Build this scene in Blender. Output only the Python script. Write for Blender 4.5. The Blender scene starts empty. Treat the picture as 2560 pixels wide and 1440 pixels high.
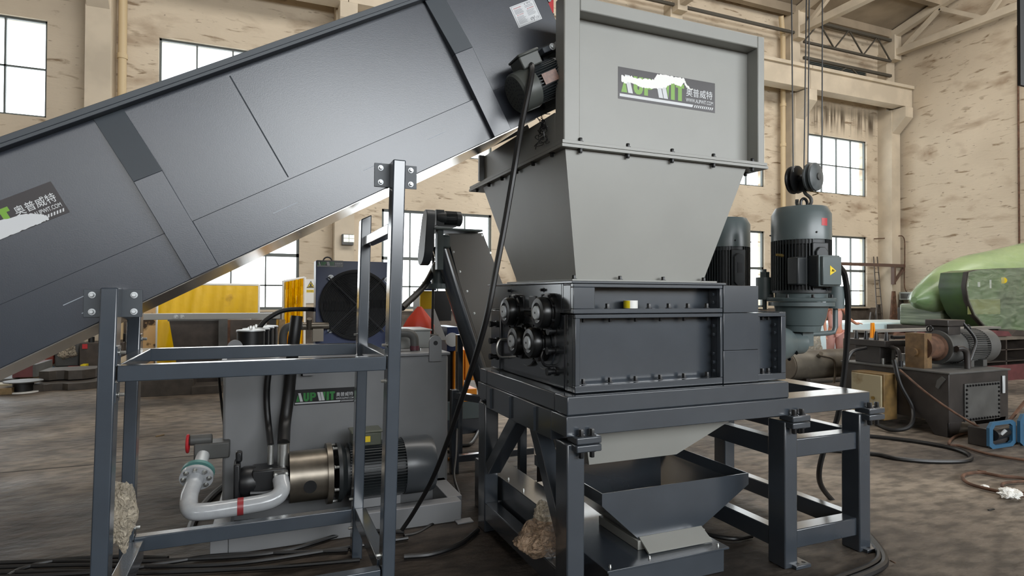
import bpy, bmesh, math, random
from math import sin, cos, pi, radians as R_
from mathutils import Vector as V, Matrix, Euler
random.seed(7)
scene = bpy.context.scene
COL = scene.collection

# ------------------------------------------------------------------ camera, world, lights, exposure
F_PX, YAW, PITCH, ROLL, CAM_H = 1502.2, R_(22.725), R_(0.706), R_(0.2305), 1.6
cam_d = bpy.data.cameras.new('camera'); cam = bpy.data.objects.new('camera', cam_d); COL.objects.link(cam)
cam_d.sensor_width = 36.0; cam_d.lens = 36.0 * F_PX / 2560.0; cam_d.clip_start = 0.05; cam_d.clip_end = 200
CR = Matrix.Rotation(-YAW, 3, 'Z') @ Matrix.Rotation(pi / 2 + PITCH, 3, 'X') @ Matrix.Rotation(ROLL, 3, 'Z')
cam.matrix_world = Matrix.Translation((0, 0, CAM_H)) @ CR.to_4x4()
scene.camera = cam

world = bpy.data.worlds.new('overcast_sky'); scene.world = world; world.use_nodes = True
wn = world.node_tree.nodes; wl = world.node_tree.links
wn['Background'].inputs[0].default_value = (0.96, 0.985, 1.0, 1)
wn['Background'].inputs[1].default_value = 4.5

def area(name, loc, rot, sx, sy, power, col):
    d = bpy.data.lights.new(name, 'AREA'); d.shape = 'RECTANGLE'; d.size = sx; d.size_y = sy
    d.energy = power; d.color = col
    o = bpy.data.objects.new(name, d); COL.objects.link(o); o.location = loc; o.rotation_euler = rot
    return o
# daylight from the window bank of the hall's opposite wall, behind the photographer
area('daylight_opposite_windows', (7.2, -9.0, 5.4), (R_(82), 0, R_(6)), 15.5, 3.8, 1750, (0.92, 0.965, 1.0))
# added fill lamp under the closed roof, tilted to brighten the back wall
area('added_back_wall_fill', (11.0, 6.0, 12.6), (R_(42), 0, 0), 26, 3.0, 1850, (1.0, 0.965, 0.92))

vs = scene.view_settings
vs.view_transform = 'Standard'; vs.look = 'None'; vs.exposure = 0.0; vs.gamma = 1.0; vs.use_curve_mapping = False
scene.cycles.use_denoising = True
scene.cycles.max_bounces = 7; scene.cycles.diffuse_bounces = 4; scene.cycles.glossy_bounces = 3
scene.cycles.transparent_max_bounces = 8; scene.cycles.sample_clamp_indirect = 6.0
scene.cycles.caustics_reflective = False; scene.cycles.caustics_refractive = False

# a pixel of the 2560x1440 photograph turned into a point on a world plane (x=, y= or z=)
def at(px, py, x=None, y=None, z=None):
    d = CR @ V(((px - 1280) / F_PX, -(py - 720) / F_PX, -1.0))
    c = V((0, 0, CAM_H))
    if x is not None: t = (x - c.x) / d.x
    elif y is not None: t = (y - c.y) / d.y
    else: t = (z - c.z) / d.z
    return c + d * t

# ------------------------------------------------------------------ materials
def lin(h):
    h = h.lstrip('#'); o = []
    for i in (0, 2, 4):
        c = int(h[i:i + 2], 16) / 255
        o.append(c / 12.92 if c <= .04045 else ((c + .055) / 1.055) ** 2.4)
    return (*o, 1)
MATS = {}
def mat(name, col, rough=.5, metal=0., noise=0., nscale=8., bump=0., bscale=60., spec=.5, col2=None, stretch=(1, 1, 1), alpha=1., emis=None, coat=0., lo=.4, hi=.65):
    if name in MATS: return MATS[name]
    m = bpy.data.materials.new(name); m.use_nodes = True; MATS[name] = m
    nt = m.node_tree; b = nt.nodes['Principled BSDF']
    c = lin(col) if isinstance(col, str) else (*col, 1)
    b.inputs['Base Color'].default_value = c; b.inputs['Roughness'].default_value = rough
    b.inputs['Metallic'].default_value = metal; b.inputs['Specular IOR Level'].default_value = spec
    b.inputs['Coat Weight'].default_value = coat; b.inputs['Coat Roughness'].default_value = .17; b.inputs['Alpha'].default_value = alpha
    if emis: b.inputs['Emission Color'].default_value = lin(emis[0]); b.inputs['Emission Strength'].default_value = emis[1]
    tc = nt.nodes.new('ShaderNodeTexCoord'); mp = nt.nodes.new('ShaderNodeMapping')
    nt.links.new(tc.outputs['Object'], mp.inputs[0]); mp.inputs['Scale'].default_value = stretch
    if col2 or noise:
        n = nt.nodes.new('ShaderNodeTexNoise'); n.inputs['Scale'].default_value = nscale; n.inputs['Detail'].default_value = 6
        nt.links.new(mp.outputs[0], n.inputs['Vector'])
        r = nt.nodes.new('ShaderNodeValToRGB'); nt.links.new(n.outputs[0], r.inputs[0])
        r.color_ramp.elements[0].position = lo; r.color_ramp.elements[1].position = hi
        c2 = lin(col2) if col2 else tuple(max(0, x * (1 - noise)) for x in c[:3]) + (1,)
        r.color_ramp.elements[0].color = c2; r.color_ramp.elements[1].color = c
        nt.links.new(r.outputs[0], b.inputs['Base Color'])
    if bump:
        n2 = nt.nodes.new('ShaderNodeTexNoise'); n2.inputs['Scale'].default_value = bscale; n2.inputs['Detail'].default_value = 4
        nt.links.new(mp.outputs[0], n2.inputs['Vector'])
        bp = nt.nodes.new('ShaderNodeBump'); bp.inputs['Strength'].default_value = bump; bp.inputs['Distance'].default_value = min(.01, .12 / bscale)
        nt.links.new(n2.outputs[0], bp.inputs['Height']); nt.links.new(bp.outputs[0], b.inputs['Normal'])
    return m
PAINT = mat('anthracite_paint', '#3b4148', .26, noise=.12, nscale=3, bump=.04, bscale=90, coat=1.)
CONV = mat('conveyor_paint', '#353a43', .27, noise=.16, nscale=2.2, bump=.4, bscale=260, spec=.75)
CONVD = mat('conveyor_bracket_paint', '#3c4248', .45, noise=.08, nscale=3)
HOPG = mat('hopper_grey_paint', '#92928d', .42, noise=.06, nscale=2.5, bump=.03, bscale=80)
FRAME = mat('frame_blue_grey_paint', '#3a424b', .25, noise=.1, nscale=6, bump=.1, bscale=180, coat=1.)
BLK = mat('black_oxide_steel', '#17181a', .38)
CAPB = mat('black_cap_paint', '#131415', .3, spec=.5)
FIN = mat('motor_fin_dark', '#24282a', .45)
GEAR = mat('gearbox_grey_green', '#566162', .34, noise=.08, nscale=5)
COWL = mat('cowl_grey', '#586263', .3, noise=.06, nscale=4)
ZINC = mat('zinc_plated', '#c8c9c6', .3, metal=.9)
SILV = mat('bright_disc_steel', '#c9cdcf', .4, metal=.3)
STEELR = mat('raw_steel', '#8b8377', .35, metal=.8, noise=.35, nscale=6)
TANKP = mat('tank_grey_paint', '#868789', .4, noise=.12, nscale=2.0, bump=.03)
WPIPE = mat('white_pipe_paint', '#a9acaf', .16, noise=.1, nscale=20, coat=.5)
RUB = mat('black_rubber', '#121213', .42)
BLUE = mat('cooler_blue_paint', '#0f2757', .35, noise=.1, nscale=4)
YEL = mat('curtain_yellow_vinyl', '#f0c000', .35, nscale=3, bump=.5, bscale=7, col2='#c09000', lo=.25, hi=.4)
ORG = mat('machine_orange', '#f0940f', .4)
YPAINT = mat('label_yellow', '#e8c81c', .5)
WHITE = mat('white_plastic', '#e6e6e2', .4)
STKB = mat('sticker_dark', '#262022', .35)
STKW = mat('sticker_white', '#c6c8ca', .35)
STKG = mat('sticker_green', '#6c9c28', .35)
STKG2 = mat('sticker_deep_green', '#2f7d3c', .35)
STKK = mat('sticker_black', '#141316', .3)
RED = mat('red_paint', '#b3262c', .4)
RUST = mat('rusty_steel', '#6a4c3a', .8, noise=.5, nscale=9)
OLD = mat('oily_dark_steel', '#393533', .42, noise=.4, nscale=5)
OLDM = mat('old_machine_grey', '#565654', .5, noise=.3, nscale=4)
DARKM = mat('dark_mill_steel', '#4a423c', .6, noise=.4, nscale=5)
MAROON = mat('maroon_primer', '#6b3a3c', .6, noise=.3, nscale=6)
BEIGEB = mat('beige_box_paint', '#a2987c', .55, col2='#7d6b49', nscale=5, lo=.3, hi=.5)
BROWNB = mat('stained_box_side', '#7c6238', .6, noise=.4, nscale=8)
WOOD = mat('raw_timber', '#8d7755', .8, noise=.3, nscale=10)
SKIN = mat('skin', '#c48a70', .55)
PINK = mat('pink_cloth', '#cf9d94', .8)
HAIR = mat('hair_black', '#1b1715', .5)
GREENM = mat('wrapped_machine_green', '#97ad76', .3, col2='#5f7f4c', nscale=.7, lo=.35, hi=.6, bump=.3, bscale=3)
GREEND = mat('wrapped_drum_green', '#4d6a3f', .25, col2='#39483a', nscale=1.0, lo=.35, hi=.6, bump=.3, bscale=3)
PALE = mat('pale_blue_wrap', '#dcebee', .3, col2='#bcd9e0', nscale=.8, lo=.3, hi=.6, bump=.2, bscale=4)
CONC = mat('painted_concrete_beige', '#d2c5b0', .75, noise=.18, nscale=1.2, bump=.05, bscale=30)
STEELW = mat('window_frame_steel', '#5a605e', .5)
ROOFM = mat('roof_slab_concrete', '#a99a85', .85, noise=.3, nscale=.8)
TRUSSD = mat('lattice_girder_steel', '#4c4840', .6)
PIPEB = mat('drain_pipe_cream', '#c9b48f', .5)
CARD = mat('yellow_tape_label', '#e6d020', .5)
BRASS = mat('brass', '#a08850', .3, metal=.9)
INNER = mat('brown_reflective_sheet', '#2b2420', .22, noise=.3, nscale=1.5)

def wrap_mat(name, tint, a=.35):
    m = bpy.data.materials.new(name); m.use_nodes = True; nt = m.node_tree; nt.nodes.remove(nt.nodes['Principled BSDF'])
    out = nt.nodes['Material Output']; tr = nt.nodes.new('ShaderNodeBsdfTransparent'); gl = nt.nodes.new('ShaderNodeBsdfPrincipled')
    gl.inputs['Base Color'].default_value = lin(tint); gl.inputs['Roughness'].default_value = .16
    n = nt.nodes.new('ShaderNodeTexNoise'); tc = nt.nodes.new('ShaderNodeTexCoord'); mp = nt.nodes.new('ShaderNodeMapping')
    mp.inputs['Scale'].default_value = (1, 1, 3) if a < .6 else (14, 14, 14)
    nt.links.new(tc.outputs['Object'], mp.inputs[0]); nt.links.new(mp.outputs[0], n.inputs['Vector']); n.inputs['Scale'].default_value = 2.2; n.inputs['Detail'].default_value = 7; n.inputs['Distortion'].default_value = 1.2
    bp = nt.nodes.new('ShaderNodeBump'); bp.inputs['Strength'].default_value = 1.0; bp.inputs['Distance'].default_value = .05
    nt.links.new(n.outputs[0], bp.inputs['Height']); nt.links.new(bp.outputs[0], gl.inputs['Normal'])
    r = nt.nodes.new('ShaderNodeMapRange'); r.inputs[1].default_value = .35; r.inputs[2].default_value = .7; r.inputs[3].default_value = a * .5; r.inputs[4].default_value = min(1, a * 1.5)
    nt.links.new(n.outputs[0], r.inputs[0])
    mx = nt.nodes.new('ShaderNodeMixShader'); nt.links.new(r.outputs[0], mx.inputs[0]); nt.links.new(tr.outputs[0], mx.inputs[1]); nt.links.new(gl.outputs[0], mx.inputs[2])
    nt.links.new(mx.outputs[0], out.inputs['Surface']); return m
FILM = wrap_mat('clear_stretch_film', '#cfe0c4', .16)
CRUMP = wrap_mat('crumpled_film', '#cfc3ae', .85)
CRUMPB = wrap_mat('crumpled_brown_film', '#ab9178', .8)

def glass_mat():
    m = bpy.data.materials.new('window_glass'); m.use_nodes = True; nt = m.node_tree; nt.nodes.remove(nt.nodes['Principled BSDF'])
    out = nt.nodes['Material Output']; tr = nt.nodes.new('ShaderNodeBsdfTransparent'); gl = nt.nodes.new('ShaderNodeBsdfGlossy')
    tr.inputs[0].default_value = (.97, .99, 1, 1); gl.inputs['Roughness'].default_value = .05
    mx = nt.nodes.new('ShaderNodeMixShader'); mx.inputs[0].default_value = .05
    nt.links.new(tr.outputs[0], mx.inputs[1]); nt.links.new(gl.outputs[0], mx.inputs[2]); nt.links.new(mx.outputs[0], out.inputs['Surface']); return m
GLASS = glass_mat()

def wall_mat():
    m = bpy.data.materials.new('limewashed_brick_wall'); m.use_nodes = True; nt = m.node_tree; N = nt.nodes; L = nt.links
    b = N['Principled BSDF']; b.inputs['Roughness'].default_value = .85
    tc = N.new('ShaderNodeTexCoord')
    def noise(sc, stretch, lo, hi, det=6, dist=0.):
        mp = N.new('ShaderNodeMapping'); mp.inputs['Scale'].default_value = stretch; L.new(tc.outputs['Object'], mp.inputs[0])
        n = N.new('ShaderNodeTexNoise'); n.inputs['Scale'].default_value = sc; n.inputs['Detail'].default_value = det; n.inputs['Distortion'].default_value = dist
        L.new(mp.outputs[0], n.inputs['Vector'])
        r = N.new('ShaderNodeMapRange'); r.inputs[1].default_value = lo; r.inputs[2].default_value = hi; L.new(n.outputs[0], r.inputs[0]); return r.outputs[0]
    def mix(fac, a, bb):
        x = N.new('ShaderNodeMix'); x.data_type = 'RGBA'
        L.new(fac, x.inputs[0])
        for s, v in ((6, a), (7, bb)):
            if isinstance(v, str): x.inputs[s].default_value = lin(v)
            else: L.new(v, x.inputs[s])
        return x.outputs[2]
    c = mix(noise(.35, (1, 1, 1), .35, .65), '#c6b8a3', '#d8cab4')
    c = mix(noise(1.1, (.6, .6, 1.3), .56, .74, 9, .3), c, '#a08c76')
    c = mix(noise(3.4, (.45, .45, 1.9), .60, .72, 9, .5), c, '#857159')
    c = mix(noise(9.0, (.4, .4, 1.6), .66, .76, 6, .3), c, '#6b5a4a')
    # damp streaks under the runway beam in the last bay
    s0 = N.new('ShaderNodeSeparateXYZ'); L.new(tc.outputs['Object'], s0.inputs[0])
    def win(o, lo, hi, f):
        q = N.new('ShaderNodeMapRange'); q.interpolation_type = 'SMOOTHSTEP'; q.inputs[1].default_value = lo; q.inputs[2].default_value = lo + f; L.new(s0.outputs[o], q.inputs[0])
        p = N.new('ShaderNodeMapRange'); p.interpolation_type = 'SMOOTHSTEP'; p.inputs[1].default_value = hi - f; p.inputs[2].default_value = hi; p.inputs[3].default_value = 1; p.inputs[4].default_value = 0; L.new(s0.outputs[o], p.inputs[0])
        m_ = N.new('ShaderNodeMath'); m_.operation = 'MULTIPLY'; L.new(q.outputs[0], m_.inputs[0]); L.new(p.outputs[0], m_.inputs[1]); return m_.outputs[0]
    def mul(a, b_):
        m_ = N.new('ShaderNodeMath'); m_.operation = 'MULTIPLY'; L.new(a, m_.inputs[0]); L.new(b_, m_.inputs[1]); return m_.outputs[0]
    c = mix(mul(mul(win(0, 19.4, 23.4, .3), win(2, 7.9, 9.4, .7)), noise(1.2, (6, 6, .35), .42, .62, 6)), c, '#5d5142')
    # dark dado painted on the lowest metre and a bit
    sp = N.new('ShaderNodeSeparateXYZ'); L.new(tc.outputs['Object'], sp.inputs[0])
    a1 = N.new('ShaderNodeMath'); a1.operation = 'LESS_THAN'; a1.inputs[1].default_value = 1.16; L.new(sp.outputs[2], a1.inputs[0])
    dd = mix(noise(2.0, (1, 1, 1), .4, .62), '#4c453f', '#6b625a')
    c = mix(a1.outputs[0], c, dd)
    L.new(c, b.inputs['Base Color'])
    n = N.new('ShaderNodeTexNoise'); n.inputs['Scale'].default_value = 9; n.inputs['Detail'].default_value = 8
    mp = N.new('ShaderNodeMapping'); mp.inputs['Scale'].default_value = (.5, .5, 1.8); L.new(tc.outputs['Object'], mp.inputs[0]); L.new(mp.outputs[0], n.inputs['Vector'])
    bp = N.new('ShaderNodeBump'); bp.inputs['Strength'].default_value = .4; bp.inputs['Distance'].default_value = .03
    L.new(n.outputs[0], bp.inputs['Height']); L.new(bp.outputs[0], b.inputs['Normal'])
    return m
WALL = wall_mat()

def floor_mat():
    m = bpy.data.materials.new('oily_packed_floor'); m.use_nodes = True; nt = m.node_tree; N = nt.nodes; L = nt.links
    b = N['Principled BSDF']; tc = N.new('ShaderNodeTexCoord')
    def nz(sc, det, stretch=(1, 1, 1), dist=0):
        mp = N.new('ShaderNodeMapping'); mp.inputs['Scale'].default_value = stretch; L.new(tc.outputs['Object'], mp.inputs[0])
        n = N.new('ShaderNodeTexNoise'); n.inputs['Scale'].default_value = sc; n.inputs['Detail'].default_value = det; n.inputs['Distortion'].default_value = dist
        L.new(mp.outputs[0], n.inputs['Vector']); return n.outputs[0]
    r = N.new('ShaderNodeValToRGB'); L.new(nz(.45, 7, (1, 1, 1), .5), r.inputs[0]); e = r.color_ramp.elements
    e[0].position = .33; e[0].color = lin('#433d38'); e[1].position = .68; e[1].color = lin('#968a7b')
    k = e.new(.5); k.color = lin('#70665b')
    r2 = N.new('ShaderNodeValToRGB'); L.new(nz(7, 9, (.7, 1.4, 1)), r2.inputs[0]); e = r2.color_ramp.elements
    e[0].position = .38; e[0].color = (.35, .35, .35, 1); e[1].position = .58; e[1].color = (1, 1, 1, 1)
    x = N.new('ShaderNodeMix'); x.data_type = 'RGBA'; x.blend_type = 'MULTIPLY'; x.inputs[0].default_value = .8
    L.new(r.outputs[0], x.inputs[6]); L.new(r2.outputs[0], x.inputs[7])
    # ragged dark patch: oil around the power unit plus painted-in shade near front centre
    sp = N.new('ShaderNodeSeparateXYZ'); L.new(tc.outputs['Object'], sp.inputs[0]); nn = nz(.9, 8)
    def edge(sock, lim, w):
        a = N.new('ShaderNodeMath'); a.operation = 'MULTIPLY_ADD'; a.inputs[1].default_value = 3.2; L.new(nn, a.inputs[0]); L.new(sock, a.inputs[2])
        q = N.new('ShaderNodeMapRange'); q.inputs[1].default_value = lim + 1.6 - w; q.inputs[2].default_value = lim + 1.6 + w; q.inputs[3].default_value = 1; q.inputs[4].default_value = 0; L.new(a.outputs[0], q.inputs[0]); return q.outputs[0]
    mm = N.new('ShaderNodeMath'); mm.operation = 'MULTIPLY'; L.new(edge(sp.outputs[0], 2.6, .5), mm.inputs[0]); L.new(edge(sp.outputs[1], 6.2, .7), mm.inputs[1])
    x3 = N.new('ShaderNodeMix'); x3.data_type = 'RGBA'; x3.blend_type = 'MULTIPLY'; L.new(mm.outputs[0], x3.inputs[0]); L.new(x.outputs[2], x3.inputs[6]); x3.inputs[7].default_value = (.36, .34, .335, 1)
    L.new(x3.outputs[2], b.inputs['Base Color']); b.inputs['Specular IOR Level'].default_value = .38
    mr = N.new('ShaderNodeMapRange'); mr.inputs[1].default_value = .3; mr.inputs[2].default_value = .7; mr.inputs[3].default_value = .50; mr.inputs[4].default_value = .78
    L.new(nz(1.3, 5), mr.inputs[0]); L.new(mr.outputs[0], b.inputs['Roughness'])
    bp = N.new('ShaderNodeBump'); bp.inputs['Strength'].default_value = .9; bp.inputs['Distance'].default_value = .02
    L.new(nz(11, 10, (.8, 1.2, 1)), bp.inputs['Height']); L.new(bp.outputs[0], b.inputs['Normal'])
    return m
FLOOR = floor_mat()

# ------------------------------------------------------------------ mesh helpers
WM = {}
def tag(o, label=None, cat=None, group=None, kind=None):
    if label: o['label'] = label
    if cat: o['category'] = cat
    if group: o['group'] = group
    if kind: o['kind'] = kind
    return o
def link(o, parent=None, basis=Matrix()):
    COL.objects.link(o); o.matrix_basis = basis
    pw = Matrix()
    if parent is not None:
        o.parent = parent; o.matrix_parent_inverse = WM[parent.name].inverted()
    WM[o.name] = basis.copy()
    return o
def thing(name, label, cat, loc, group=None):
    o = bpy.data.objects.new(name, None); o.empty_display_size = .1
    link(o, None, Matrix.Translation(loc)); return tag(o, label, cat, group)
def axis_mat(p, d, up=(0, 0, 1)):
    z = V(d).normalized(); u = V(up)
    if abs(z.dot(u.normalized())) > .97: u = V((0, 1, 0)) if abs(z.y) < .9 else V((1, 0, 0))
    x = u.cross(z).normalized(); y = z.cross(x)
    m = Matrix((x, y, z)).transposed().to_4x4(); m.translation = V(p); return m
def smooth_path(pts, k=6):
    pts = [V(p) for p in pts]
    if len(pts) < 3: return pts
    P = [pts[0] * 2 - pts[1]] + pts + [pts[-1] * 2 - pts[-2]]; out = []
    for i in range(1, len(P) - 2):
        a, b, c, d = P[i - 1:i + 3]
        for j in range(k):
            t = j / k
            out.append(.5 * ((2 * b) + (c - a) * t + (2 * a - 5 * b + 4 * c - d) * t * t + (3 * b - a - 3 * c + d) * t ** 3))
    return out + [pts[-1]]
class M:
    def __init__(s, T=None): s.v = []; s.f = []; s.mi = []; s.T = T or Matrix(); s.i = 0
    def add(s, vs, fs):
        n = len(s.v); s.v += [s.T @ V(p) for p in vs]
        for f in fs: s.f.append([n + k for k in f]); s.mi.append(s.i)
        return s
    def box(s, x0, y0, z0, x1, y1, z1):
        return s.add([(x, y, z) for z in (z0, z1) for y in (y0, y1) for x in (x0, x1)], [(0, 2, 3, 1), (4, 5, 7, 6), (0, 1, 5, 4), (2, 6, 7, 3), (0, 4, 6, 2), (1, 3, 7, 5)])
    def loft(s, loops, cap=True, close=False):
        n = len(loops[0]); vs = [p for l in loops for p in l]; fs = []
        m = len(loops)
        for i in range(m if close else m - 1):
            a = i * n; b = ((i + 1) % m) * n
            for j in range(n): fs.append((a + j, a + (j + 1) % n, b + (j + 1) % n, b + j))
        if cap and not close: fs += [tuple(range(n))[::-1], tuple(range((m - 1) * n, m * n))]
        return s.add(vs, fs)
    def prism(s, poly, a, b, ax='z'):
        f = {'z': lambda p, h: (p[0], p[1], h), 'y': lambda p, h: (p[0], h, p[1]), 'x': lambda p, h: (h, p[0], p[1])}[ax]
        return s.loft([[f(p, a) for p in poly], [f(p, b) for p in poly]])
    def rev(s, prof, n=28, p=(0, 0, 0), d=(0, 0, 1), cap=True, close=False):
        A = axis_mat(p, d)
        return s.loft([[A @ V((r * cos(2 * pi * k / n), r * sin(2 * pi * k / n), h)) for k in range(n)] for r, h in prof], cap, close)
    def cyl(s, p0, p1, r, r2=None, n=20):
        p0, p1 = V(p0), V(p1); L = (p1 - p0).length
        return s.rev([(r, 0), (r if r2 is None else r2, L)], n, p0, p1 - p0)
    def hexa(s, p, d, r, h): return s.rev([(r, 0), (r, h)], 6, p, d)
    def bar(s, p0, p1, w, h, up=(0, 0, 1)):
        p0, p1 = V(p0), V(p1); A = axis_mat(p0, p1 - p0, up); L = (p1 - p0).length
        q = [(-w / 2, -h / 2), (w / 2, -h / 2), (w / 2, h / 2), (-w / 2, h / 2)]
        return s.loft([[A @ V((a, b, 0)) for a, b in q], [A @ V((a, b, L)) for a, b in q]])
    def tube(s, pts, r, n=10, k=6):
        P = smooth_path(pts, k); loops = []; prev = None
        for i, p in enumerate(P):
            t = (P[min(i + 1, len(P) - 1)] - P[max(i - 1, 0)]).normalized()
            if prev is None: x = t.orthogonal().normalized()
            else: x = (prev - t * prev.dot(t)).normalized()
            prev = x; y = t.cross(x)
            loops.append([p + (x * cos(2 * pi * j / n) + y * sin(2 * pi * j / n)) * r for j in range(n)])
        return s.loft(loops)
    def mesh(s, name, mats, smooth=True):
        me = bpy.data.meshes.new(name); me.from_pydata([tuple(v) for v in s.v], [], s.f)
        for m in (mats if isinstance(mats, (list, tuple)) else [mats]): me.materials.append(m)
        me.polygons.foreach_set('material_index', s.mi)
        bm = bmesh.new(); bm.from_mesh(me); bmesh.ops.recalc_face_normals(bm, faces=bm.faces); bm.to_mesh(me); bm.free()
        if smooth:
            me.polygons.foreach_set('use_smooth', [True] * len(me.polygons)); me.set_sharp_from_angle(angle=R_(38))
        me.update(); return me
    def build(s, name, mats, parent=None, bev=0, smooth=True, label=None, cat=None, group=None, kind=None):
        basis = Matrix()
        if parent is None and kind != 'structure':
            lo = [min(v[i] for v in s.v) for i in range(3)]; hi = [max(v[i] for v in s.v) for i in range(3)]
            c = V(((lo[0] + hi[0]) / 2, (lo[1] + hi[1]) / 2, lo[2])); s.v = [v - c for v in s.v]; basis = Matrix.Translation(c)
        o = bpy.data.objects.new(name, s.mesh(name, mats, smooth)); link(o, parent, basis)
        if bev:
            b = o.modifiers.new('bevel', 'BEVEL'); b.width = bev; b.segments = 2; b.limit_method = 'ANGLE'; b.angle_limit = R_(40)
        return tag(o, label, cat, group, kind)
_BC = {}
def bolt(parent, p, d, r=.012, m=None, h=None, name='bolt'):
    m = m or BLK; h = h or r * 1.1; key = (round(r, 4), round(h, 4), m.name)
    if key not in _BC:
        q = M(); q.rev([(r * 1.5, 0), (r * 1.5, r * .25)], 16); q.rev([(r, r * .25), (r, r * .25 + h * .85), (r * .85, r * .25 + h)], 6)
        _BC[key] = q.mesh('bolt_mesh', m)
    return link(bpy.data.objects.new(name, _BC[key]), parent, axis_mat(p, d))
def kids(o): return [c for c in bpy.data.objects if c.parent == o]
def dup(root, delta, label, rotz=0):
    ch = {}
    for o in bpy.data.objects:
        if o.parent: ch.setdefault(o.parent.name, []).append(o)
    r = root.copy(); COL.objects.link(r)
    r.location = root.location + V(delta); r.rotation_euler.z += rotz; r['label'] = label; WM[r.name] = r.matrix_basis.copy()
    def rec(src, dst):
        for c in ch.get(src.name, []):
            n = c.copy(); COL.objects.link(n); n.parent = dst; n.matrix_parent_inverse = c.matrix_parent_inverse.copy(); rec(c, n)
    rec(root, r); return r

# text as mesh data (lettering that stands on signs in the place)
def add_text(mb, txt, x0, x1, y0, y1, z=.0, th=.0004, bold=.0):
    cu = bpy.data.curves.new('lettering', 'FONT'); cu.body = txt; cu.size = 1; cu.offset = bold; cu.resolution_u = 3
    o = bpy.data.objects.new('lettering', cu); COL.objects.link(o)
    dg = bpy.context.evaluated_depsgraph_get(); me = bpy.data.meshes.new_from_object(o.evaluated_get(dg))
    vs = [v.co.copy() for v in me.vertices]; fs = [tuple(p.vertices) for p in me.polygons]
    bpy.data.objects.remove(o); bpy.data.curves.remove(cu); bpy.data.meshes.remove(me)
    if not vs: return
    ax, bx = min(v.x for v in vs), max(v.x for v in vs); ay, by = min(v.y for v in vs), max(v.y for v in vs)
    sx = (x1 - x0) / (bx - ax); sy = (y1 - y0) / (by - ay)
    mb.add([(x0 + (v.x - ax) * sx, y0 + (v.y - ay) * sy, z + th) for v in vs], fs)

def logo(parent, T, w, green=None, dark=None, peel=0, name='logo_sticker', thick=.0012):
    """brand plate, local x right, y up, z out of the surface, w = width in metres"""
    s = w / 6.85; green = green or STKG; dark = dark or STKB
    T = T @ Matrix.Diagonal((s, s, 1, 1)) @ Matrix.Translation((.2, .4, 0))
    b = M(T); b.box(-.2, -.4, 0, 6.65, 1.4, thick); p = b.build(name, dark, parent, smooth=False)
    q = M(T); z0, z1 = thick, thick + .0005
    def poly(pts, mi): q.i = mi; q.prism(pts, z0, z1)
    poly([(0, 0), (.4, 0), (.27, .62), (.22, .8)], 1); poly([(.24, 1), (.52, 1), (.78, 0), (.47, 0)], 0)
    U = [(.82, 1), (1.08, 1), (1.08, .32), (1.14, .24), (1.2, .32), (1.2, 1), (1.46, 1), (1.46, .3), (1.38, .1), (1.24, 0), (1.04, 0), (.9, .1), (.82, .3)]
    poly(U, 1)
    poly([(1.54, 0), (1.8, 0), (1.8, 1), (1.54, 1)], 1)
    poly([(1.8, .38), (2.02, .38), (2.16, .46), (2.22, .6), (2.22, .8), (2.14, .93), (2.0, 1), (1.8, 1), (1.8, .8), (1.96, .78), (1.96, .62), (1.8, .6)], 1)
    poly([(2.34, 1), (2.62, 1), (2.86, 0), (2.56, 0)], 0); poly([(2.68, 1), (2.96, 1), (3.2, 0), (2.9, 0)], 0); poly([(3.0, 1), (3.3, 1), (3.22, .05), (3.16, .3)], 1)
    poly([(3.4, 0), (3.68, 0), (3.68, 1), (3.4, 1)], 1)
    poly([(3.75, .76), (3.75, 1), (4.35, 1), (4.35, .76), (4.19, .76), (4.19, 0), (3.91, 0), (3.91, .76)], 1)
    poly([(-.1, -.26), (4.95, -.26), (5.03, -.1), (-.1, -.1)], 0)
    for k in range(10):
        x = 5.06 + k * .145; poly([(x, -.26), (x + .075, -.26), (x + .15, -.1), (x + .075, -.1)], 0)
    q.i = 0
    add_text(q, '奥普威特', 4.5, 6.45, .36, .86, z0, .0006, .004); add_text(q, 'WWW.AUPWIT.COM', 4.48, 6.5, .02, .25, z0, .0006, .008)
    q.build('lettering', [STKW, green], p, smooth=False)
    if peel:
        rr = random.Random(peel); top = []; bot = []
        if peel == 1: ks = [(.0, .95, .58), (.25, .9, .52), (.6, .98, .6), (1.0, .92, .55), (1.3, .9, .42), (1.8, .95, .42), (2.2, 1.0, .48), (2.45, 1.36, .52), (3.0, 1.38, .62), (3.4, 1.37, .9), (3.6, 1.36, .95), (4.1, 1.38, .85), (4.35, 1.38, 1.1), (4.5, 1.1, .88), (4.8, .85, .78), (5.0, .84, .78)]
        else: ks = [(2.4, .9, -.4), (3.0, .7, -.4), (3.5, .55, -.4), (4.2, .42, -.4), (4.9, .3, -.4), (5.3, .12, -.4), (5.55, -.05, -.36), (5.65, -.2, -.34)]
        for i in range(len(ks) - 1):
            a, b_ = ks[i], ks[i + 1]
            for j in range(5):
                t = j / 5; x = a[0] + (b_[0] - a[0]) * t
                top.append((x, min(1.39, a[1] + (b_[1] - a[1]) * t + rr.uniform(-.05, .05)))); bot.append((x, max(-.39, a[2] + (b_[2] - a[2]) * t + rr.uniform(-.05, .05))))
        top.append(ks[-1][:2]); bot.append((ks[-1][0], ks[-1][2]))
        f = M(T)
        for i in range(len(top) - 1): f.prism([bot[i], bot[i + 1], top[i + 1], top[i]], thick + .0007, thick + .0011)
        f.build('peeled_film', WHITE if peel == 1 else STKW, p, smooth=False)
    return p

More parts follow.
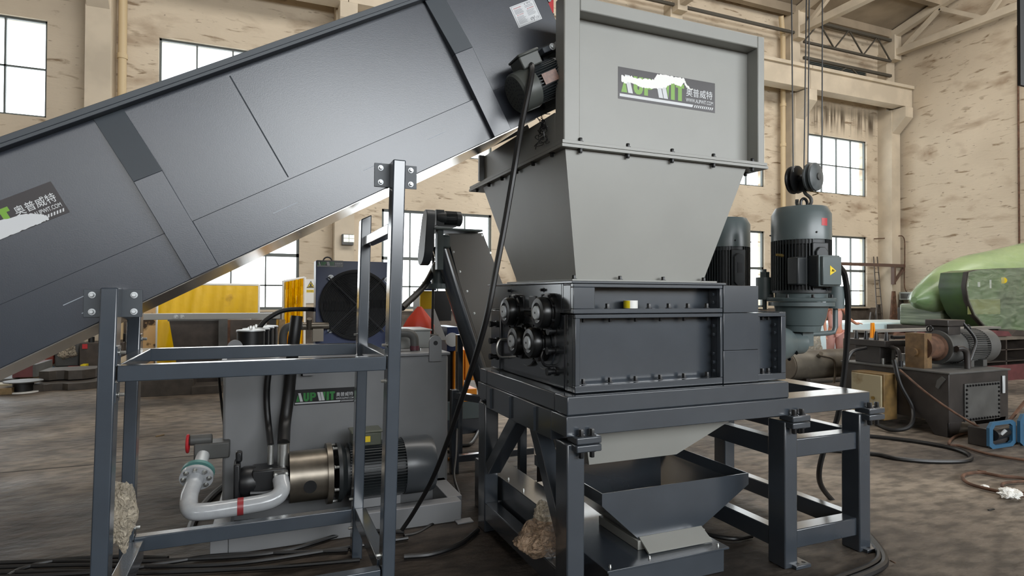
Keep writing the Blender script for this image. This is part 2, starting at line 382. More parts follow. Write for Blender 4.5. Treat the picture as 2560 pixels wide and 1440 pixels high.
# ================================================================== THE HALL
def roofz(y): return 12.35 + .26 * (17 - y) if y > 2.5 else 12.35 + .26 * 14.5 - .26 * (2.5 - y)
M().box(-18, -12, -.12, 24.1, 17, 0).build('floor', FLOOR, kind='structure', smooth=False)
WX = [(-13.3, -10.05), (-7.85, -4.62), (-2.36, .95), (3.14, 6.45), (8.62, 11.9), (14.1, 17.33), (19.58, 22.82)]
ROWS = [(1.2, 4.03), (5.68, 7.95), (10.42, 10.86)]
wb = M(); Y0, Y1 = 17.0, 17.35; xs = [-18.2] + [a for w in WX for a in w] + [24.4]
for i in range(0, len(xs), 2): wb.box(xs[i], Y0, 0, xs[i + 1], Y1, 12.6)
for a, b in WX:
    z = 0
    for lo, hi in ROWS: wb.box(a, Y0, z, b, Y1, lo); z = hi
    wb.box(a, Y0, z, b, Y1, 12.6)
wb.build('wall_back', WALL, kind='structure', smooth=False)
M().box(24.1, -12, 0, 24.45, 17.35, 16.5).build('wall_right', WALL, kind='structure', smooth=False)
M().box(-18.3, -12, 0, -18, 17.35, 16.5).build('wall_left', WALL, kind='structure', smooth=False)
wf = M().box(-18, -12.3, 0, 24.1, -12, 3.2); wf.box(-18, -12.3, 6.6, 24.1, -12, 12.6)
for k in range(8): wf.box(-18 + k * 5.8, -12.3, 3.2, -16.6 + k * 5.8, -12, 6.6)
wf.build('wall_front', WALL, kind='structure', smooth=False)
cl = M()
for ya, yb in ((17.35, 2.5), (2.5, -12.3)): cl.prism([(ya, roofz(ya)), (yb, roofz(yb)), (yb, roofz(yb) + .15), (ya, roofz(ya) + .15)], -18.3, 24.45, 'x')
for k in range(15):
    y = 16.6 - k * 1.9; cl.box(-18, y - .12, roofz(y) - .3, 24.1, y + .12, roofz(y) + .02)
cl.build('ceiling', ROOFM, kind='structure', smooth=False)
n = 0
for a, b in WX:
    for r, (lo, hi) in enumerate(ROWS):
        n += 1; f = M(); w = .05 if r else .07; g = M()
        last = (a > 19 and r == 2)
        for (x0, x1, z0, z1) in ((a, a + w, lo, hi), (b - w, b, lo, hi), (a, b, lo, lo + w), (a, b, hi - w, hi)): f.box(x0, 17.08, z0, x1, 17.16, z1)
        if r == 2: div = [.5]
        else: div = [.25, .5, .75]
        for t in div:
            x = a + (b - a) * t; f.box(x - .018, 17.09, lo, x + .018, 17.15, hi)
        if r == 0: f.box(a, 17.08, 2.60, b, 17.16, 2.69); f.box(a, 17.09, 1.82, b, 17.13, 1.86)
        if r == 1: f.box(a, 17.09, 6.80, b, 17.15, 6.84)
        if last:
            for k in range(6): f.prism([(17.02, lo + k * .073 - .03), (17.05, lo + k * .073 - .03), (17.13, lo + k * .073 + .085), (17.10, lo + k * .073 + .085)], a, b, 'x')
        o = f.build('window_%d' % n, STEELW, kind='structure', smooth=False)
        if not last: g.box(a + .02, 17.115, lo + .02, b - .02, 17.12, hi - .02); g.build('pane', GLASS, o, smooth=False)
        if r == 0: M().box(a - .05, 16.9, lo - .06, b + .05, 17.1, lo).build('trim_%d' % n, CONC, kind='structure', smooth=False)
t = 20
for c in (-9.0, -3.5, 2.05, 7.5, 13.0, 18.46, 23.72):
    t += 1; p = M(); p.box(c - .25, 16.4, 0, c + .25, 17.0, 9.15); p.box(c - .25, 16.62, 9.15, c + .25, 17.0, 11.6)
    p.prism([(16.4, 8.2), (15.85, 8.75), (15.85, 9.15), (16.4, 9.15)], c - .22, c + .22, 'x')
    p.build('trim_%d' % t, CONC, kind='structure', smooth=False)
def tbox(name, m, *bx):
    q = M()
    for b in bx: q.box(*b)
    return q.build(name, m, kind='structure', smooth=False)
# crane runway beams, one span per bay with a joint gap
cc = [-18, -14.5, -9.0, -3.5, 2.05, 7.5, 13.0, 18.46, 24.05]
for i in range(len(cc) - 1):
    t += 1; q = M().box(cc[i] + .01, 15.95, 9.2, cc[i + 1] - .01, 16.4, 9.93); q.box(cc[i] + .01, 15.85, 9.9, cc[i + 1] - .01, 16.5, 10.02); q.build('trim_%d' % t, CONC, kind='structure', smooth=False)
# concrete roof trusses
for c in (-3.5, 2.05, 7.5, 13.0, 18.46, 23.72):
    t += 1; q = M()
    q.bar((c, 16.95, 11.5), (c, -12, 11.5), .24, .26)
    q.bar((c, 16.95, 12.15), (c, 2.5, roofz(2.5) - .35), .26, .3); q.bar((c, 2.5, roofz(2.5) - .35), (c, -12, 12.15), .26, .3)
    q.box(c - .2, 16.3, 11.2, c + .2, 17, 12.2)
    y = 16.2; up = True
    while y > -10:
        y2 = y - 1.55; a = (c, y, 11.5 if up else roofz(y) - .4); b = (c, y2, roofz(y2) - .4 if up else 11.5); q.bar(a, b, .13, .15); y = y2; up = not up
    q.build('trim_%d' % t, CONC, kind='structure', smooth=False)
# steel lattice girders along the eaves
for i in range(5):
    a, b = (-3.25, 1.8) if i == 0 else ((2.3, 7.25), (7.75, 12.75), (13.25, 18.2), (18.7, 23.5))[i - 1]
    t += 1; q = M(); yy = 16.45
    if i < 4:
        z_ = at(1840, 48, y=yy).z; q.bar((a, yy, z_), (b, yy, z_), .09, .09); q.build('trim_%d' % t, TRUSSD, kind='structure', smooth=False); continue
    q.bar((a, yy, 12.0), (b, yy, 12.0), .1, .1); q.bar((a, yy, 11.15), (b, yy, 11.15), .08, .08); q.bar((a, yy, 10.55), (b, yy, 10.55), .1, .1)
    for k in range(6):
        x0 = a + (b - a) * k / 6; x1 = a + (b - a) * (k + 1) / 6
        q.bar((x0, yy, 12.0 if k % 2 else 11.15), (x1, yy, 11.15 if k % 2 else 12.0), .045, .045)
    m_ = (a + b) / 2; q.bar((m_ - .1, yy, 10.55), (m_ - .8, yy, 10.1), .05, .05); q.bar((m_ + .1, yy, 10.55), (m_ + 1.0, yy, 10.0), .05, .05)
    q.build('trim_%d' % t, TRUSSD, kind='structure', smooth=False)
for i, x in enumerate((-3.08, 17.98)):
    q = M().cyl((x, 16.75, 0), (x, 16.75, 11.4), .09)
    for z in (2, 4.5, 7.2, 8.7): q.cyl((x, 16.75, z), (x, 16.75, z + .12), .11)
    q.cyl((x, 16.75, 11.3), (x - .25, 16.6, 12.0), .09)
    q.build('drain_pipe', PIPEB, label=('cream rainwater pipe beside the pilaster left of the conveyor top' if i == 0 else 'cream rainwater pipe beside the pilaster behind the hanging hook'), cat='pipe')
M().cyl((24.05, 12.3, 3.2), (24.05, 12.3, 11), .03).build('wall_conduit', RUST, label='thin brown vertical conduit on the far right end wall', cat='conduit')
q = M(); q.bar((17.2, 16.3, 2.86), (25.0 - .95, 16.3, 2.86), .1, .12); q.bar((23.4, 16.3, 2.8), (23.4, 16.3, 2.1), .1, .14); q.bar((23.4, 16.3, 2.15), (24.0, 16.3, 2.75), .08, .08)
q.build('wall_bracket_rail', mat('rail_brown', '#5f4a40', .6), label='brown steel rail with a bracket running across the lower right windows', cat='rail')
# wall pipe run and cable near the back right corner
M().tube([at(2185, 597, y=16.95), at(2225, 595, y=16.6), at(2258, 592, x=23.98), at(2262, 640, x=23.98), at(2262, 720, x=23.98), at(2282, 736, x=23.98)], .02, 8).build('wall_cable', RUST, label='thin sagging brown cable on the end wall above the grey wall cabinet', cat='cable')
c0 = at(2278, 740, x=23.95)
q = thing('wall_cabinet', 'small grey wall box with slotted front left of the green wrapped machine', 'cabinet', c0)
M().box(23.75, c0.y - .3, c0.z - .16, 24.08, c0.y + .36, c0.z + .16).build('cabinet_body', mat('cab_grey', '#a9b0ad', .5), q, .02)
M().box(23.73, c0.y - .22, c0.z - .1, 23.76, c0.y + .28, c0.z + .1).build('grille', OLDM, q)

# ================================================================== SHREDDER STAND
FY, BY = 2.64, 3.95
st = thing('machine_stand', 'heavy anthracite steel stand carrying the shredder, with bolted leg frames', 'stand', (2.48, 3.3, 0))
q = M(); q.box(1.40, FY, .90, 3.565, FY + .17, 1.0); q.box(1.40, BY - .17, .90, 3.565, BY, 1.0); q.box(3.395, FY + .17, .9, 3.565, BY - .17, 1.0); q.box(1.40, FY + .17, .85, 1.56, BY - .17, 1.0); q.box(2.76, FY + .17, .9, 2.92, BY - .17, 1.0)
q.build('top_frame', PAINT, st, .004)
def leg(x, y, w=.1, d=.13): 
    M().box(x, y, .0, x + w, y + d, .865).build('leg', PAINT, st, .008)
def foot(x, y, dx, side=1):
    f = M().box(x, y - .03, 0, x + dx, y + .11, .022).build('foot_plate', PAINT, st, .003)
    for k in (.35, .75): M().cyl((x + dx * k, y, .0221), (x + dx * k, y, .0226), .012).build('bolt_hole', BLK, f)
for x in (1.405, 2.845, 3.47):
    for y in (FY, BY - .13): leg(x, y)
def clamp(x, y, dirx=1):
    a, b = (x, x + .14) if dirx > 0 else (x - .14, x)
    c = M(); c.box(a, y - .055, .87, b, y + .05, .905); c.box(a, y - .055, .83, b, y + .05, .866); cc_ = c.build('clamp_plate', PAINT, st, .006)
    for i in (.28, .72):
        xx = a + (b - a) * i
        bolt(cc_, (xx, y - .025, .905), (0, 0, 1), .014, BLK, .03); bolt(cc_, (xx, y - .025, .83), (0, 0, -1), .014, BLK, .03)
clamp(1.43, FY); clamp(2.85, FY); clamp(3.49, FY); clamp(1.43, BY); clamp(3.49, BY)
for z0, z1 in ((.64, .75), (.1, .21)):
    for y in (FY + .02, BY - .12): M().box(2.945, y, z0, 3.47, y + .1, z1).build('cross_rail', PAINT, st, .006)
    for x in (2.85, 3.48): M().box(x, FY + .13, z0, x + .08, BY - .13, z1).build('side_rail', PAINT, st, .006)
for x in (1.41,): M().box(x, FY + .13, .08, x + .09, BY - .13, .2).build('side_rail', PAINT, st, .006)
M().box(1.505, BY - .12, .1, 2.845, BY - .03, .2).build('cross_rail', PAINT, st, .006)
for p, q_ in (((1.45, 3.32, .87), (1.45, 3.78, .44)), ((1.45, 3.06, .87), (1.45, 2.73, .38))):
    M().bar(p, q_, .08, .09, (1, 0, 0)).build('brace', PAINT, st, .004)
foot(2.90, FY, .12); foot(3.50, FY, .13); foot(1.46, FY, .12); foot(2.90, BY, .12); foot(3.50, BY, .13)
for y in (3.0, 3.35, 3.68): M().box(1.385, y - .004, .86, 1.402, y + .004, .99).build('weld_gusset', PAINT, st)

# ================================================================== SHREDDER BODY
sh = thing('shredder', 'dark grey twin-row shredder housing with four black bearing caps, on the heavy stand', 'shredder', (2.2, 3.3, 1.0))
sk = M(); sk.box(1.415, 2.66, 1.0, 2.9, 2.80, 1.095); sk.box(1.415, BY - .14, 1.0, 2.9, BY, 1.095); sk.box(1.415, 2.8, 1.0, 1.55, BY - .14, 1.095); sk.box(2.76, 2.8, 1.0, 2.9, BY - .14, 1.095)
sk.build('skid_frame', PAINT, sh, .006)
SF = 2.71  # front face plane
def panel(x0, x1, z0, z1, f, r0, r1, s0, s1, dep, nm):
    q = M()
    q.box(x0, f, z0, x1, f + .03, s0); q.box(x0, f, s1, x1, f + .03, z1); q.box(x0, f, s0, r0, f + .03, s1); q.box(r1, f, s0, x1, f + .03, s1)
    q.box(x0, f + .03, z0 - .0, x1, f + dep, s0 - .012); q.box(x0, f + .03, s1 + .012, x1, f + dep, z1)
    q.box(x0, f + .03, s0 - .012, r0 - .012, f + dep, s1 + .012); q.box(r1 + .012, f + .03, s0 - .012, x1, f + dep, s1 + .012)
    q.box(x0, f + dep, z0, x1, f + dep + .02, z1)
    return q.build(nm, PAINT, sh, .003)
pn = panel(1.487, 2.445, 1.1, 1.503, SF, 1.515, 2.427, 1.137, 1.482, .09, 'lower_side_panel')
pu = panel(1.475, 2.445, 1.507, 1.664, SF, 1.602, 2.424, 1.532, 1.644, .11, 'upper_side_panel')
ps = panel(2.71, 2.935, 1.1, 1.503, SF + .005, 2.73, 2.897, 1.14, 1.48, .08, 'gear_end_panel')
for q_, x0, x1, zs, nx, f in ((pn, 1.515, 2.427, (1.137, 1.482), 6, SF + .055), (pu, 1.66, 2.424, (1.532,), 6, SF + .055), (ps, 2.74, 2.885, (1.14, 1.48), 2, SF + .05)):
    for k in range(nx):
        x = x0 + .05 + (x1 - x0 - .1) * k / (nx - 1)
        if q_ is pn: x += .0
        bolt(q_, (x, f, zs[0]), (0, 0, 1), .012, BLK, .024)
        if len(zs) > 1: bolt(q_, (x, f, zs[1]), (0, 0, -1), .010, BLK, .02)
for x, d, q_, zs in ((1.515, 1, pn, (1.17, 1.21, 1.245, 1.39, 1.43)), (2.427, -1, pn, (1.17, 1.22, 1.27, 1.38, 1.43)), (2.73, 1, ps, (1.17, 1.22, 1.27, 1.38, 1.43)), (2.897, -1, ps, (1.17, 1.22, 1.27, 1.38, 1.43)), (2.424, -1, pu, (1.565, 1.61)), (1.602, 1, pu, (1.56, 1.61))):
    for z in zs: bolt(q_, (x, SF + .05, z), (d, 0, 0), .009, PAINT, .01)
for z0, z1 in ((1.1, 1.287), (1.289, 1.503), (1.506, 1.662)): M().box(2.447, SF - .004, z0, 2.708, BY - .02, z1).build('end_block', PAINT, sh, .002)
M().box(1.52, SF + .12, 1.1, 2.447, BY - .02, 1.66).build('housing_core', PAINT, sh, .002)
M().box(2.708, SF + .1, 1.1, 2.93, BY - .02, 1.5).build('gear_housing', PAINT, sh, .003)
M().box(1.46, SF - .012, 1.664, 2.46, BY - .02, 1.676).build('top_plate', PAINT, sh, .002)
M().box(2.9, SF + .02, 1.1, 2.952, BY - .03, 1.508).build('end_flange', PAINT, sh, .004)
# left (operator) end
e = M(); e.box(1.475, SF + .132, 1.508, 1.52, BY - .02, 1.663); e.build('upper_end_plate', PAINT, sh, .002)
e = M(); e.box(1.505, 3.0, 1.1, 1.53, 3.78, 1.504); e.build('lower_end_plate', PAINT, sh, .002)
e = M(); e.box(1.487, SF + .112, 1.1, 1.53, 3.02, 1.503); e.build('corner_block', PAINT, sh, .012)
for z in (1.15, 1.19, 1.24, 1.35, 1.42): M().cyl((1.488, 2.79, z), (1.4865, 2.79, z), .009).build('tapped_hole', BLK, sh)
M().box(1.487, 3.76, 1.1, 1.53, BY - .02, 1.503).build('corner_block', PAINT, sh, .008)
for px, R in (((1264, 800), 0), ((1350, 795), 0)): pass
caps = [at(1258, 779, x=1.38), at(1339, 782, x=1.38), at(1277, 853, x=1.38), at(1317, 857, x=1.38)]
for i, c in enumerate(caps):
    y, z = c.y, c.z; b = M()
    if i >= 2: b.rev([(.155, 0), (.155, .022), (.148, .028)], 40, (1.508, y, z), (-1, 0, 0)); b.build('bearing_plate', PAINT, sh); b = M()
    b.rev([(.108, 0), (.108, .028), (.095, .033), (.095, .04)], 36, (1.475, y, z), (-1, 0, 0))
    b.rev([(.086, .04), (.086, .075), (.078, .086), (.055, .09), (.048, .086)], 36, (1.475, y, z), (-1, 0, 0))
    cp = b.build('bearing_cap', CAPB, sh)
    d = M(); d.rev([(.037, .086), (.037, .097), (.034, .1)], 28, (1.475, y, z), (-1, 0, 0)); h = d.build('centre_disc', SILV, cp)
    M().rev([(.006, .1), (.006, .102)], 12, (1.475, y, z), (-1, 0, 0)).build('centre_hole', BLK, cp)
    for k in range(8):
        a = pi / 8 + k * pi / 4; bolt(cp, (1.445, y + .1 * cos(a), z + .1 * sin(a)), (-1, 0, 0), .008, BLK, .012)
for px in (1303, 1333):
    c = at(px, 756, x=1.475); M().box(1.468, c.y - .048, c.z - .037, 1.478, c.y + .048, c.z + .037).build('inspection_slot', BLK, sh, .004)
c = at(1317, 817, x=1.503); M().box(1.498, c.y - .022, c.z - .04, 1.508, c.y + .022, c.z + .03).build('inspection_slot', BLK, sh)
for px, py in ((1276, 727), (1359, 725)): bolt(sh, at(px, py, x=1.475), (-1, 0, 0), .009, BLK, .02)
for px, py in ((1233, 810), (1233, 852), (1233, 891), (1380, 828), (1378, 877), (1378, 929)):
    c = at(px, py, x=1.455); q = M(); q.rev([(.024, 0), (.024, .015), (.015, .017), (.015, .04), (.021, .042), (.021, .062)], 14, (1.49, c.y, c.z), (-1, 0, 0)); q.build('clamp_bolt', BLK, sh)
for (a, b) in (((1258, 848), (1262, 895)), ((1371, 868), (1378, 917))):
    p0 = at(*a, x=1.47); p1 = at(*b, x=1.47); y = p0.y
    M().tube([(1.505, y, p0.z), (1.45, y, p0.z - .005), (1.43, y, p0.z - .04), (1.43, y, p1.z + .04), (1.45, y, p1.z + .005), (1.505, y, p1.z)], .008, 8).build('pull_handle', ZINC if a[0] < 1300 else BLK, sh)
tp = at(1578, 764, y=2.76)
tr = thing('tape_roll', 'small yellow and white tape roll lying in the shredder side recess', 'tape', (tp.x, 2.765, 1.532))
q = M(); q.rev([(.038, 0), (.038, .042), (.026, .042), (.026, 0)], 28, (tp.x, 2.765, 1.533), (0, 0, 1), cap=False, close=True); q.build('tape', WHITE, tr)
q = M(); q.loft([[(tp.x + r * cos(a), 2.765 + r * sin(a), z) for r, z in ((.0383, 1.534), (.0383, 1.574), (.039, 1.574), (.039, 1.534))] for a in [pi * (.72 + .56 * k / 12) for k in range(13)]]); q.build('paper_label', CARD, tr)

# ================================================================== HOPPER
hp = thing('feed_hopper', 'large light grey steel feed hopper above the shredder with recessed front panel', 'hopper', (2.0, 3.3, 1.68))
T0 = [(1.42, 2.70), (2.61, 2.70), (2.61, 3.92), (1.42, 3.92)]; B0 = [(1.53, 2.78), (2.36, 2.78), (2.36, 3.56), (1.53, 3.56)]
q = M(); zt, zb = 2.352, 1.68
def inn(L, d): return [(x + (d if x < 2 else -d), y + (d if y < 3.2 else -d)) for x, y in L]
q.loft([[(x, y, zb) for x, y in B0], [(x, y, zt) for x, y in T0], [(x, y, zt) for x, y in inn(T0, .012)], [(x, y, zb) for x, y in inn(B0, .012)]], cap=False, close=True)
q.build('funnel', HOPG, hp, smooth=False)
for z0, z1, e in ((2.348, 2.364, 0), (2.367, 2.384, .004)):
    q = M(); x0, x1, y0, y1 = 1.385 + e, 2.745 - e, 2.665 + e, 4.12 - e
    q.box(x0, y0, z0, x1, 2.72, z1); q.box(x0, 3.9, z0, x1, y1, z1); q.box(x0, 2.72, z0, 1.45, 3.9, z1); q.box(2.6, 2.72, z0, x1, 3.9, z1); q.build('flange', HOPG, hp, .001)
q = M().box(1.48, 2.73, 1.677, 2.42, 3.62, 1.686).build('base_flange', HOPG, hp, .001)
for k in range(5):
    x = 1.50 + k * .285
    for z, s in ((2.384, 1), (2.348, -1)): bolt(hp, (x, 2.685, z), (0, 0, s), .011, BLK, .018)
    bolt(hp, (x, 4.05, 2.384), (0, 0, 1), .011, BLK, .018)
for k in range(6):
    for z, s in ((2.348, -1), ): bolt(hp, (1.405, 2.82 + k * .235, z), (0, 0, s), .011, BLK, .018)
    bolt(hp, (2.70, 2.80 + k * .235, 2.348), (0, 0, -1), .011, BLK, .018)
for k in range(4): bolt(hp, (1.50 + k * .28, 2.75, 1.686), (0, 0, 1), .011, BLK, .018)
q = M(); f = 2.69; x0, x1, z1 = 1.408, 2.742, 3.135; i0, i1, iz = 1.500, 2.69, 3.062
q.box(x0, f, 2.384, i0, f + .10, z1); q.box(i1, f, 2.384, x1, f + .10, z1); q.box(i0, f, iz, i1, f + .10, z1)
q.build('panel_frame', HOPG, hp, .006)
M().box(i0 - .002, f + .085, 2.384, i1 + .002, f + .099, iz + .002).build('front_panel', HOPG, hp, .001)
M().box(i0, f + .07, 2.384, i1, f + .086, 2.40).build('weld_strip', HOPG, hp, .002)
q = M(); q.prism([(2.80, 2.384), (3.88, 2.384), (3.88, 2.555), (2.80, 2.555)], 1.41, 1.422, 'x'); q.build('side_panel', HOPG, hp)
q = M(); q.box(1.41, 3.875, 2.384, 2.2, 3.89, 2.56); q.box(2.2, 3.875, 2.384, 2.742, 3.89, 3.1); q.build('rear_panel', HOPG, hp)
q = M(); q.box(1.375, 3.87, 2.384, 1.41, 3.895, 2.56); q.build('corner_strip', mat('light_strip', '#c7cbcc', .4), hp)
q = M(); q.box(2.73, 2.79, 2.384, 2.742, 3.88, 3.1); q.build('side_panel', HOPG, hp)
a = at(1545, 246, y=f + .085); b = at(1545, 181, y=f + .085); c = at(1787, 277, y=f + .085)
Wd = c.x - a.x; Tm = Matrix.Translation((a.x, f + .085, a.z)) @ Matrix(((1, 0, 0, 0), (0, 0, -1, 0), (0, 1, 0, 0), (0, 0, 0, 1)))
logo(hp, Tm, Wd, peel=1)
# discharge funnel below the shredder
df = thing('outlet_funnel', 'light grey tapered outlet funnel hanging below the shredder stand', 'funnel', (2.2, 3.3, .66))
T1 = [(1.60, 2.82), (2.78, 2.82), (2.78, 3.78), (1.60, 3.78)]; B1 = [(1.68, 2.9), (2.27, 2.9), (2.27, 3.5), (1.68, 3.5)]
q = M(); q.loft([[(x, y, .668) for x, y in B1], [(x, y, .93) for x, y in T1], [(x, y, .93) for x, y in inn(T1, .01)], [(x, y, .668) for x, y in inn(B1, .01)]], cap=False, close=True); q.build('funnel_plate', HOPG, df, smooth=False)

# catch hopper and discharge screw box
cb = thing('discharge_screw_box', 'low dark grey screw conveyor box with cover screws under the stand', 'conveyor', (2.1, 3.6, 0))
q = M(); q.box(1.72, 2.76, 0, 2.50, 4.3, .135); q.build('trough_body', PAINT, cb, .004)
q = M(); q.box(1.70, 2.74, .135, 2.52, 4.3, .147); q.build('cover_plate', PAINT, cb, .002)
for p in ((1.74, 2.78), (2.0, 2.79), (2.47, 2.78), (1.74, 3.2), (1.74, 3.5)): bolt(cb, (p[0], p[1], .147), (0, 0, 1), .006, ZINC, .012)
q = M(); q.box(1.52, 3.15, 0, 1.71, 4.35, .36); q.build('side_housing', PAINT, cb, .004)
for k in range(5): bolt(cb, (1.55, 3.25 + k * .25, .36), (0, 0, 1), .006, ZINC, .012)
ch = thing('catch_hopper', 'dark grey open funnel tray catching material beneath the outlet funnel', 'hopper', (2.25, 3.3, .147))
T2 = [(1.775, 2.92), (2.84, 2.92), (2.84, 3.82), (1.775, 3.82)]; B2 = [(2.02, 2.92), (2.46, 2.92), (2.46, 3.3), (2.02, 3.3)]
def inn2(L, d, cx=2.25, cy=3.1): return [(x + (d if x < cx else -d), y + (d if y < cy else -d)) for x, y in L]
q = M(); q.loft([[(x, y, .20) for x, y in B2], [(x, y, .42) for x, y in T2], [(x, y, .49) for x, y in T2], [(x, y, .49) for x, y in inn2(T2, .006)], [(x, y, .42) for x, y in inn2(T2, .006)], [(x, y, .2) for x, y in inn2(B2, .006)]], cap=False, close=True); q.build('tray', PAINT, ch, smooth=False)
M().box(1.79, 3.808, .3, 2.82, 3.813, .485).build('liner_plate', INNER, ch)
q = M(); q.box(2.0, 2.90, .148, 2.48, 3.33, .20); q.prism([(2.83, .148), (2.92, .205), (2.92, .215), (2.82, .158)], 2.02, 2.47, 'x'); q.build('deflector', HOPG, ch, .002)

# ================================================================== GEAR MOTORS
def fins(mb, r0, r1, z0, z1, n, th=.006, skip=()):
    mb.rev([(r0, z0), (r0, z1)], 40)
    for k in range(n):
        a = 2 * pi * k / n; d = abs((a + pi) % (2 * pi) - pi)
        if any(abs((a - s + pi) % (2 * pi) - pi) < w for s, w in skip): continue
        c, s_ = cos(a), sin(a); px, py = -s_ * th / 2, c * th / 2
        mb.prism([(r0 * .97 * c + px, r0 * .97 * s_ + py), (r1 * c + px, r1 * s_ + py), (r1 * c - px, r1 * s_ - py), (r0 * .97 * c - px, r0 * .97 * s_ - py)], z0, z1)
def gearmotor(x, y, label):
    K = .735
    g = thing('gear_motor', label, 'motor', (x, y, 1.3), 'gear motors on the shredder')
    T = Matrix.Translation((x, y, 0)) @ Matrix.Diagonal((K, K, 1, 1))
    q = M(T); q.rev([(.262, 1.985), (.262, 2.165), (.225, 2.215), (.2, 2.218)], 44); cw = q.build('fan_cowl', COWL, g)
    for a in (-1.9, -.6, .7, 2.4): bolt(cw, (x + .262 * K * cos(a), y + .262 * K * sin(a), 2.03), (cos(a), sin(a), 0), .005, BLK, .008)
    a0 = math.atan2(-.98, -.18)  # pad faces the aisle
    q = M(T); fins(q, .225, .262, 1.64, 1.985, 56, .007, ((a0, .26),)); q.rev([(.25, 1.955), (.25, 1.985)], 44); q.rev([(.2, 1.625), (.255, 1.625), (.255, 1.645)], 44); q.build('finned_body', FIN, g)
    A = Matrix.Translation((x, y, 0)) @ Matrix.Rotation(a0, 4, 'Z')
    q = M(A); q.prism([(.045, 1.90), (.02, 1.93), (-.02, 1.93), (-.045, 1.90), (-.045, 1.71), (-.02, 1.68), (.02, 1.68), (.045, 1.71)], .17, .212, 'x'); q.box(.16, -.06, 1.66, .193, .06, 1.96)
    pd = q.build('mounting_pad', FIN, g, .005)
    q = M(A); q.box(.212, -.02, 1.78, .214, .02, 1.86); q.build('name_plate', BLK, pd)
    q = M(T); q.rev([(.225, 1.58), (.23, 1.628)], 40); q.rev([(.295, 1.565), (.30, 1.57), (.30, 1.588), (.29, 1.592)], 48); q.rev([(.285, 1.535), (.285, 1.562)], 48)
    fl = q.build('motor_flange', GEAR, g)
    for k in range(8): a = k * pi / 4 + .3; bolt(fl, (x + .202 * cos(a), y + .202 * sin(a), 1.592), (0, 0, 1), .01, BLK, .02)
    q = M(T); q.rev([(.235, 1.54), (.215, 1.46), (.19, 1.405), (.175, 1.40), (.165, 1.36), (.1, 1.355)], 40); q.build('gear_case', GEAR, g)
    q = M(); q.rev([(.155, 0), (.155, .1), (.14, .15), (.13, .24), (.105, .33), (.078, .37), (.078, .47), (.04, .48)], 40, (x - .48, y, 1.28), (1, 0, 0)); q.box(x - .05, y - .06, 1.26, x + .05, y + .06, 1.4); pl = q.build('planetary_gear', GEAR, g)
    for k in range(5): a = k * .7 - 2.6; bolt(pl, (x - .15, y + .11 * cos(a), 1.28 + .11 * sin(a)), (1, 0, 0), .009, BLK, .012)
    return g
gm = gearmotor(3.47, 3.08, 'nearer upright gear motor with a terminal box, at the right end of the shredder')
g2 = dup(gm, (-.05, .69, .0), 'farther upright gear motor, half hidden behind the hopper')
ly = 2.82; a, b = at(2058, 712, y=ly), at(2104, 642, y=ly)
q = M(); q.box(a.x - .012, ly + .03, a.z - .01, b.x + .012, ly + .11, b.z + .01); q.box(a.x - .10, ly + .11, a.z, b.x - .05, ly + .2, b.z); tb = q.build('terminal_box', FIN, gm, .01)
q = M(); q.box(a.x, ly, a.z, b.x, ly + .032, b.z); q.box(a.x - .012, ly + .022, a.z - .01, b.x + .012, ly + .032, b.z + .01); lid = q.build('box_lid', COWL, gm, .008)
c = at(2083, 677, y=ly - .001); q = M(); q.prism([(c.x - .028, c.z - .03), (c.x + .028, c.z), (c.x - .028, c.z + .035)], ly - .0015, ly - .0002, 'y'); q.build('warning_label', YPAINT, lid)
q = M(); q.tube([(c.x - .012, ly - .002, c.z - .006), (c.x - .004, ly - .002, c.z + .008), (c.x + .004, ly - .002, c.z - .004), (c.x + .012, ly - .002, c.z + .004)], .0025, 5); q.build('warning_mark', BLK, lid)
RL = [(.1935 * cos(a), .1935 * sin(a)) for a in [R_(-98 + 3 * k) for k in range(6)]]
q = M(Matrix.Translation((3.47, 3.08, 0))); q.loft([[(x, y, z) for x, y in RL] + [(x * .98, y * .98, z) for x, y in RL[::-1]] for z in (2.075, 2.125)]); q.build('red_label', RED, gm)
q = M(); c = at(1950, 638, y=2.98); q.cyl(c + V((.05, .03, 0)), c + V((-.05, -.02, 0)), .012, .008); q.build('lifting_eye_bolt', BRASS, gm)
# lubrication pots and pipe
def lubpot(px, py, yy, label, pipe=True):
    c = at(px, py, y=yy); g = thing('oil_pot', label, 'oil pot', (c.x, c.y, c.z - .2), 'oil pots by the gear motors')
    M().cyl((c.x, c.y, c.z - .09), (c.x, c.y, c.z + .07), .06, n=24).build('pot_body', GEAR, g)
    q = M(); q.rev([(.032, 0), (.032, .04)], 6, (c.x, c.y, c.z + .07)); q.cyl((c.x, c.y, c.z + .11), (c.x, c.y, c.z + .13), .012); q.build('breather_cap', GEAR, g)
    return g, c
g, c = lubpot(1912, 718, 3.3, 'small grey oil pot standing between the two gear motors')
M().tube([(c.x, c.y, c.z - .09), (c.x, c.y, 1.504)], .014, 10, 1).build('drain_tube', GEAR, g)
g, c = lubpot(2088, 740, 3.1, 'small grey oil pot beside the terminal box with a bent pipe below')
M().tube([(c.x, c.y, c.z - .09), (c.x, c.y, 1.38), (c.x - .02, c.y, 1.345), (c.x - .06, c.y, 1.34), (c.x - .27, c.y, 1.335)], .018, 10, 1).build('drain_tube', GEAR, g)

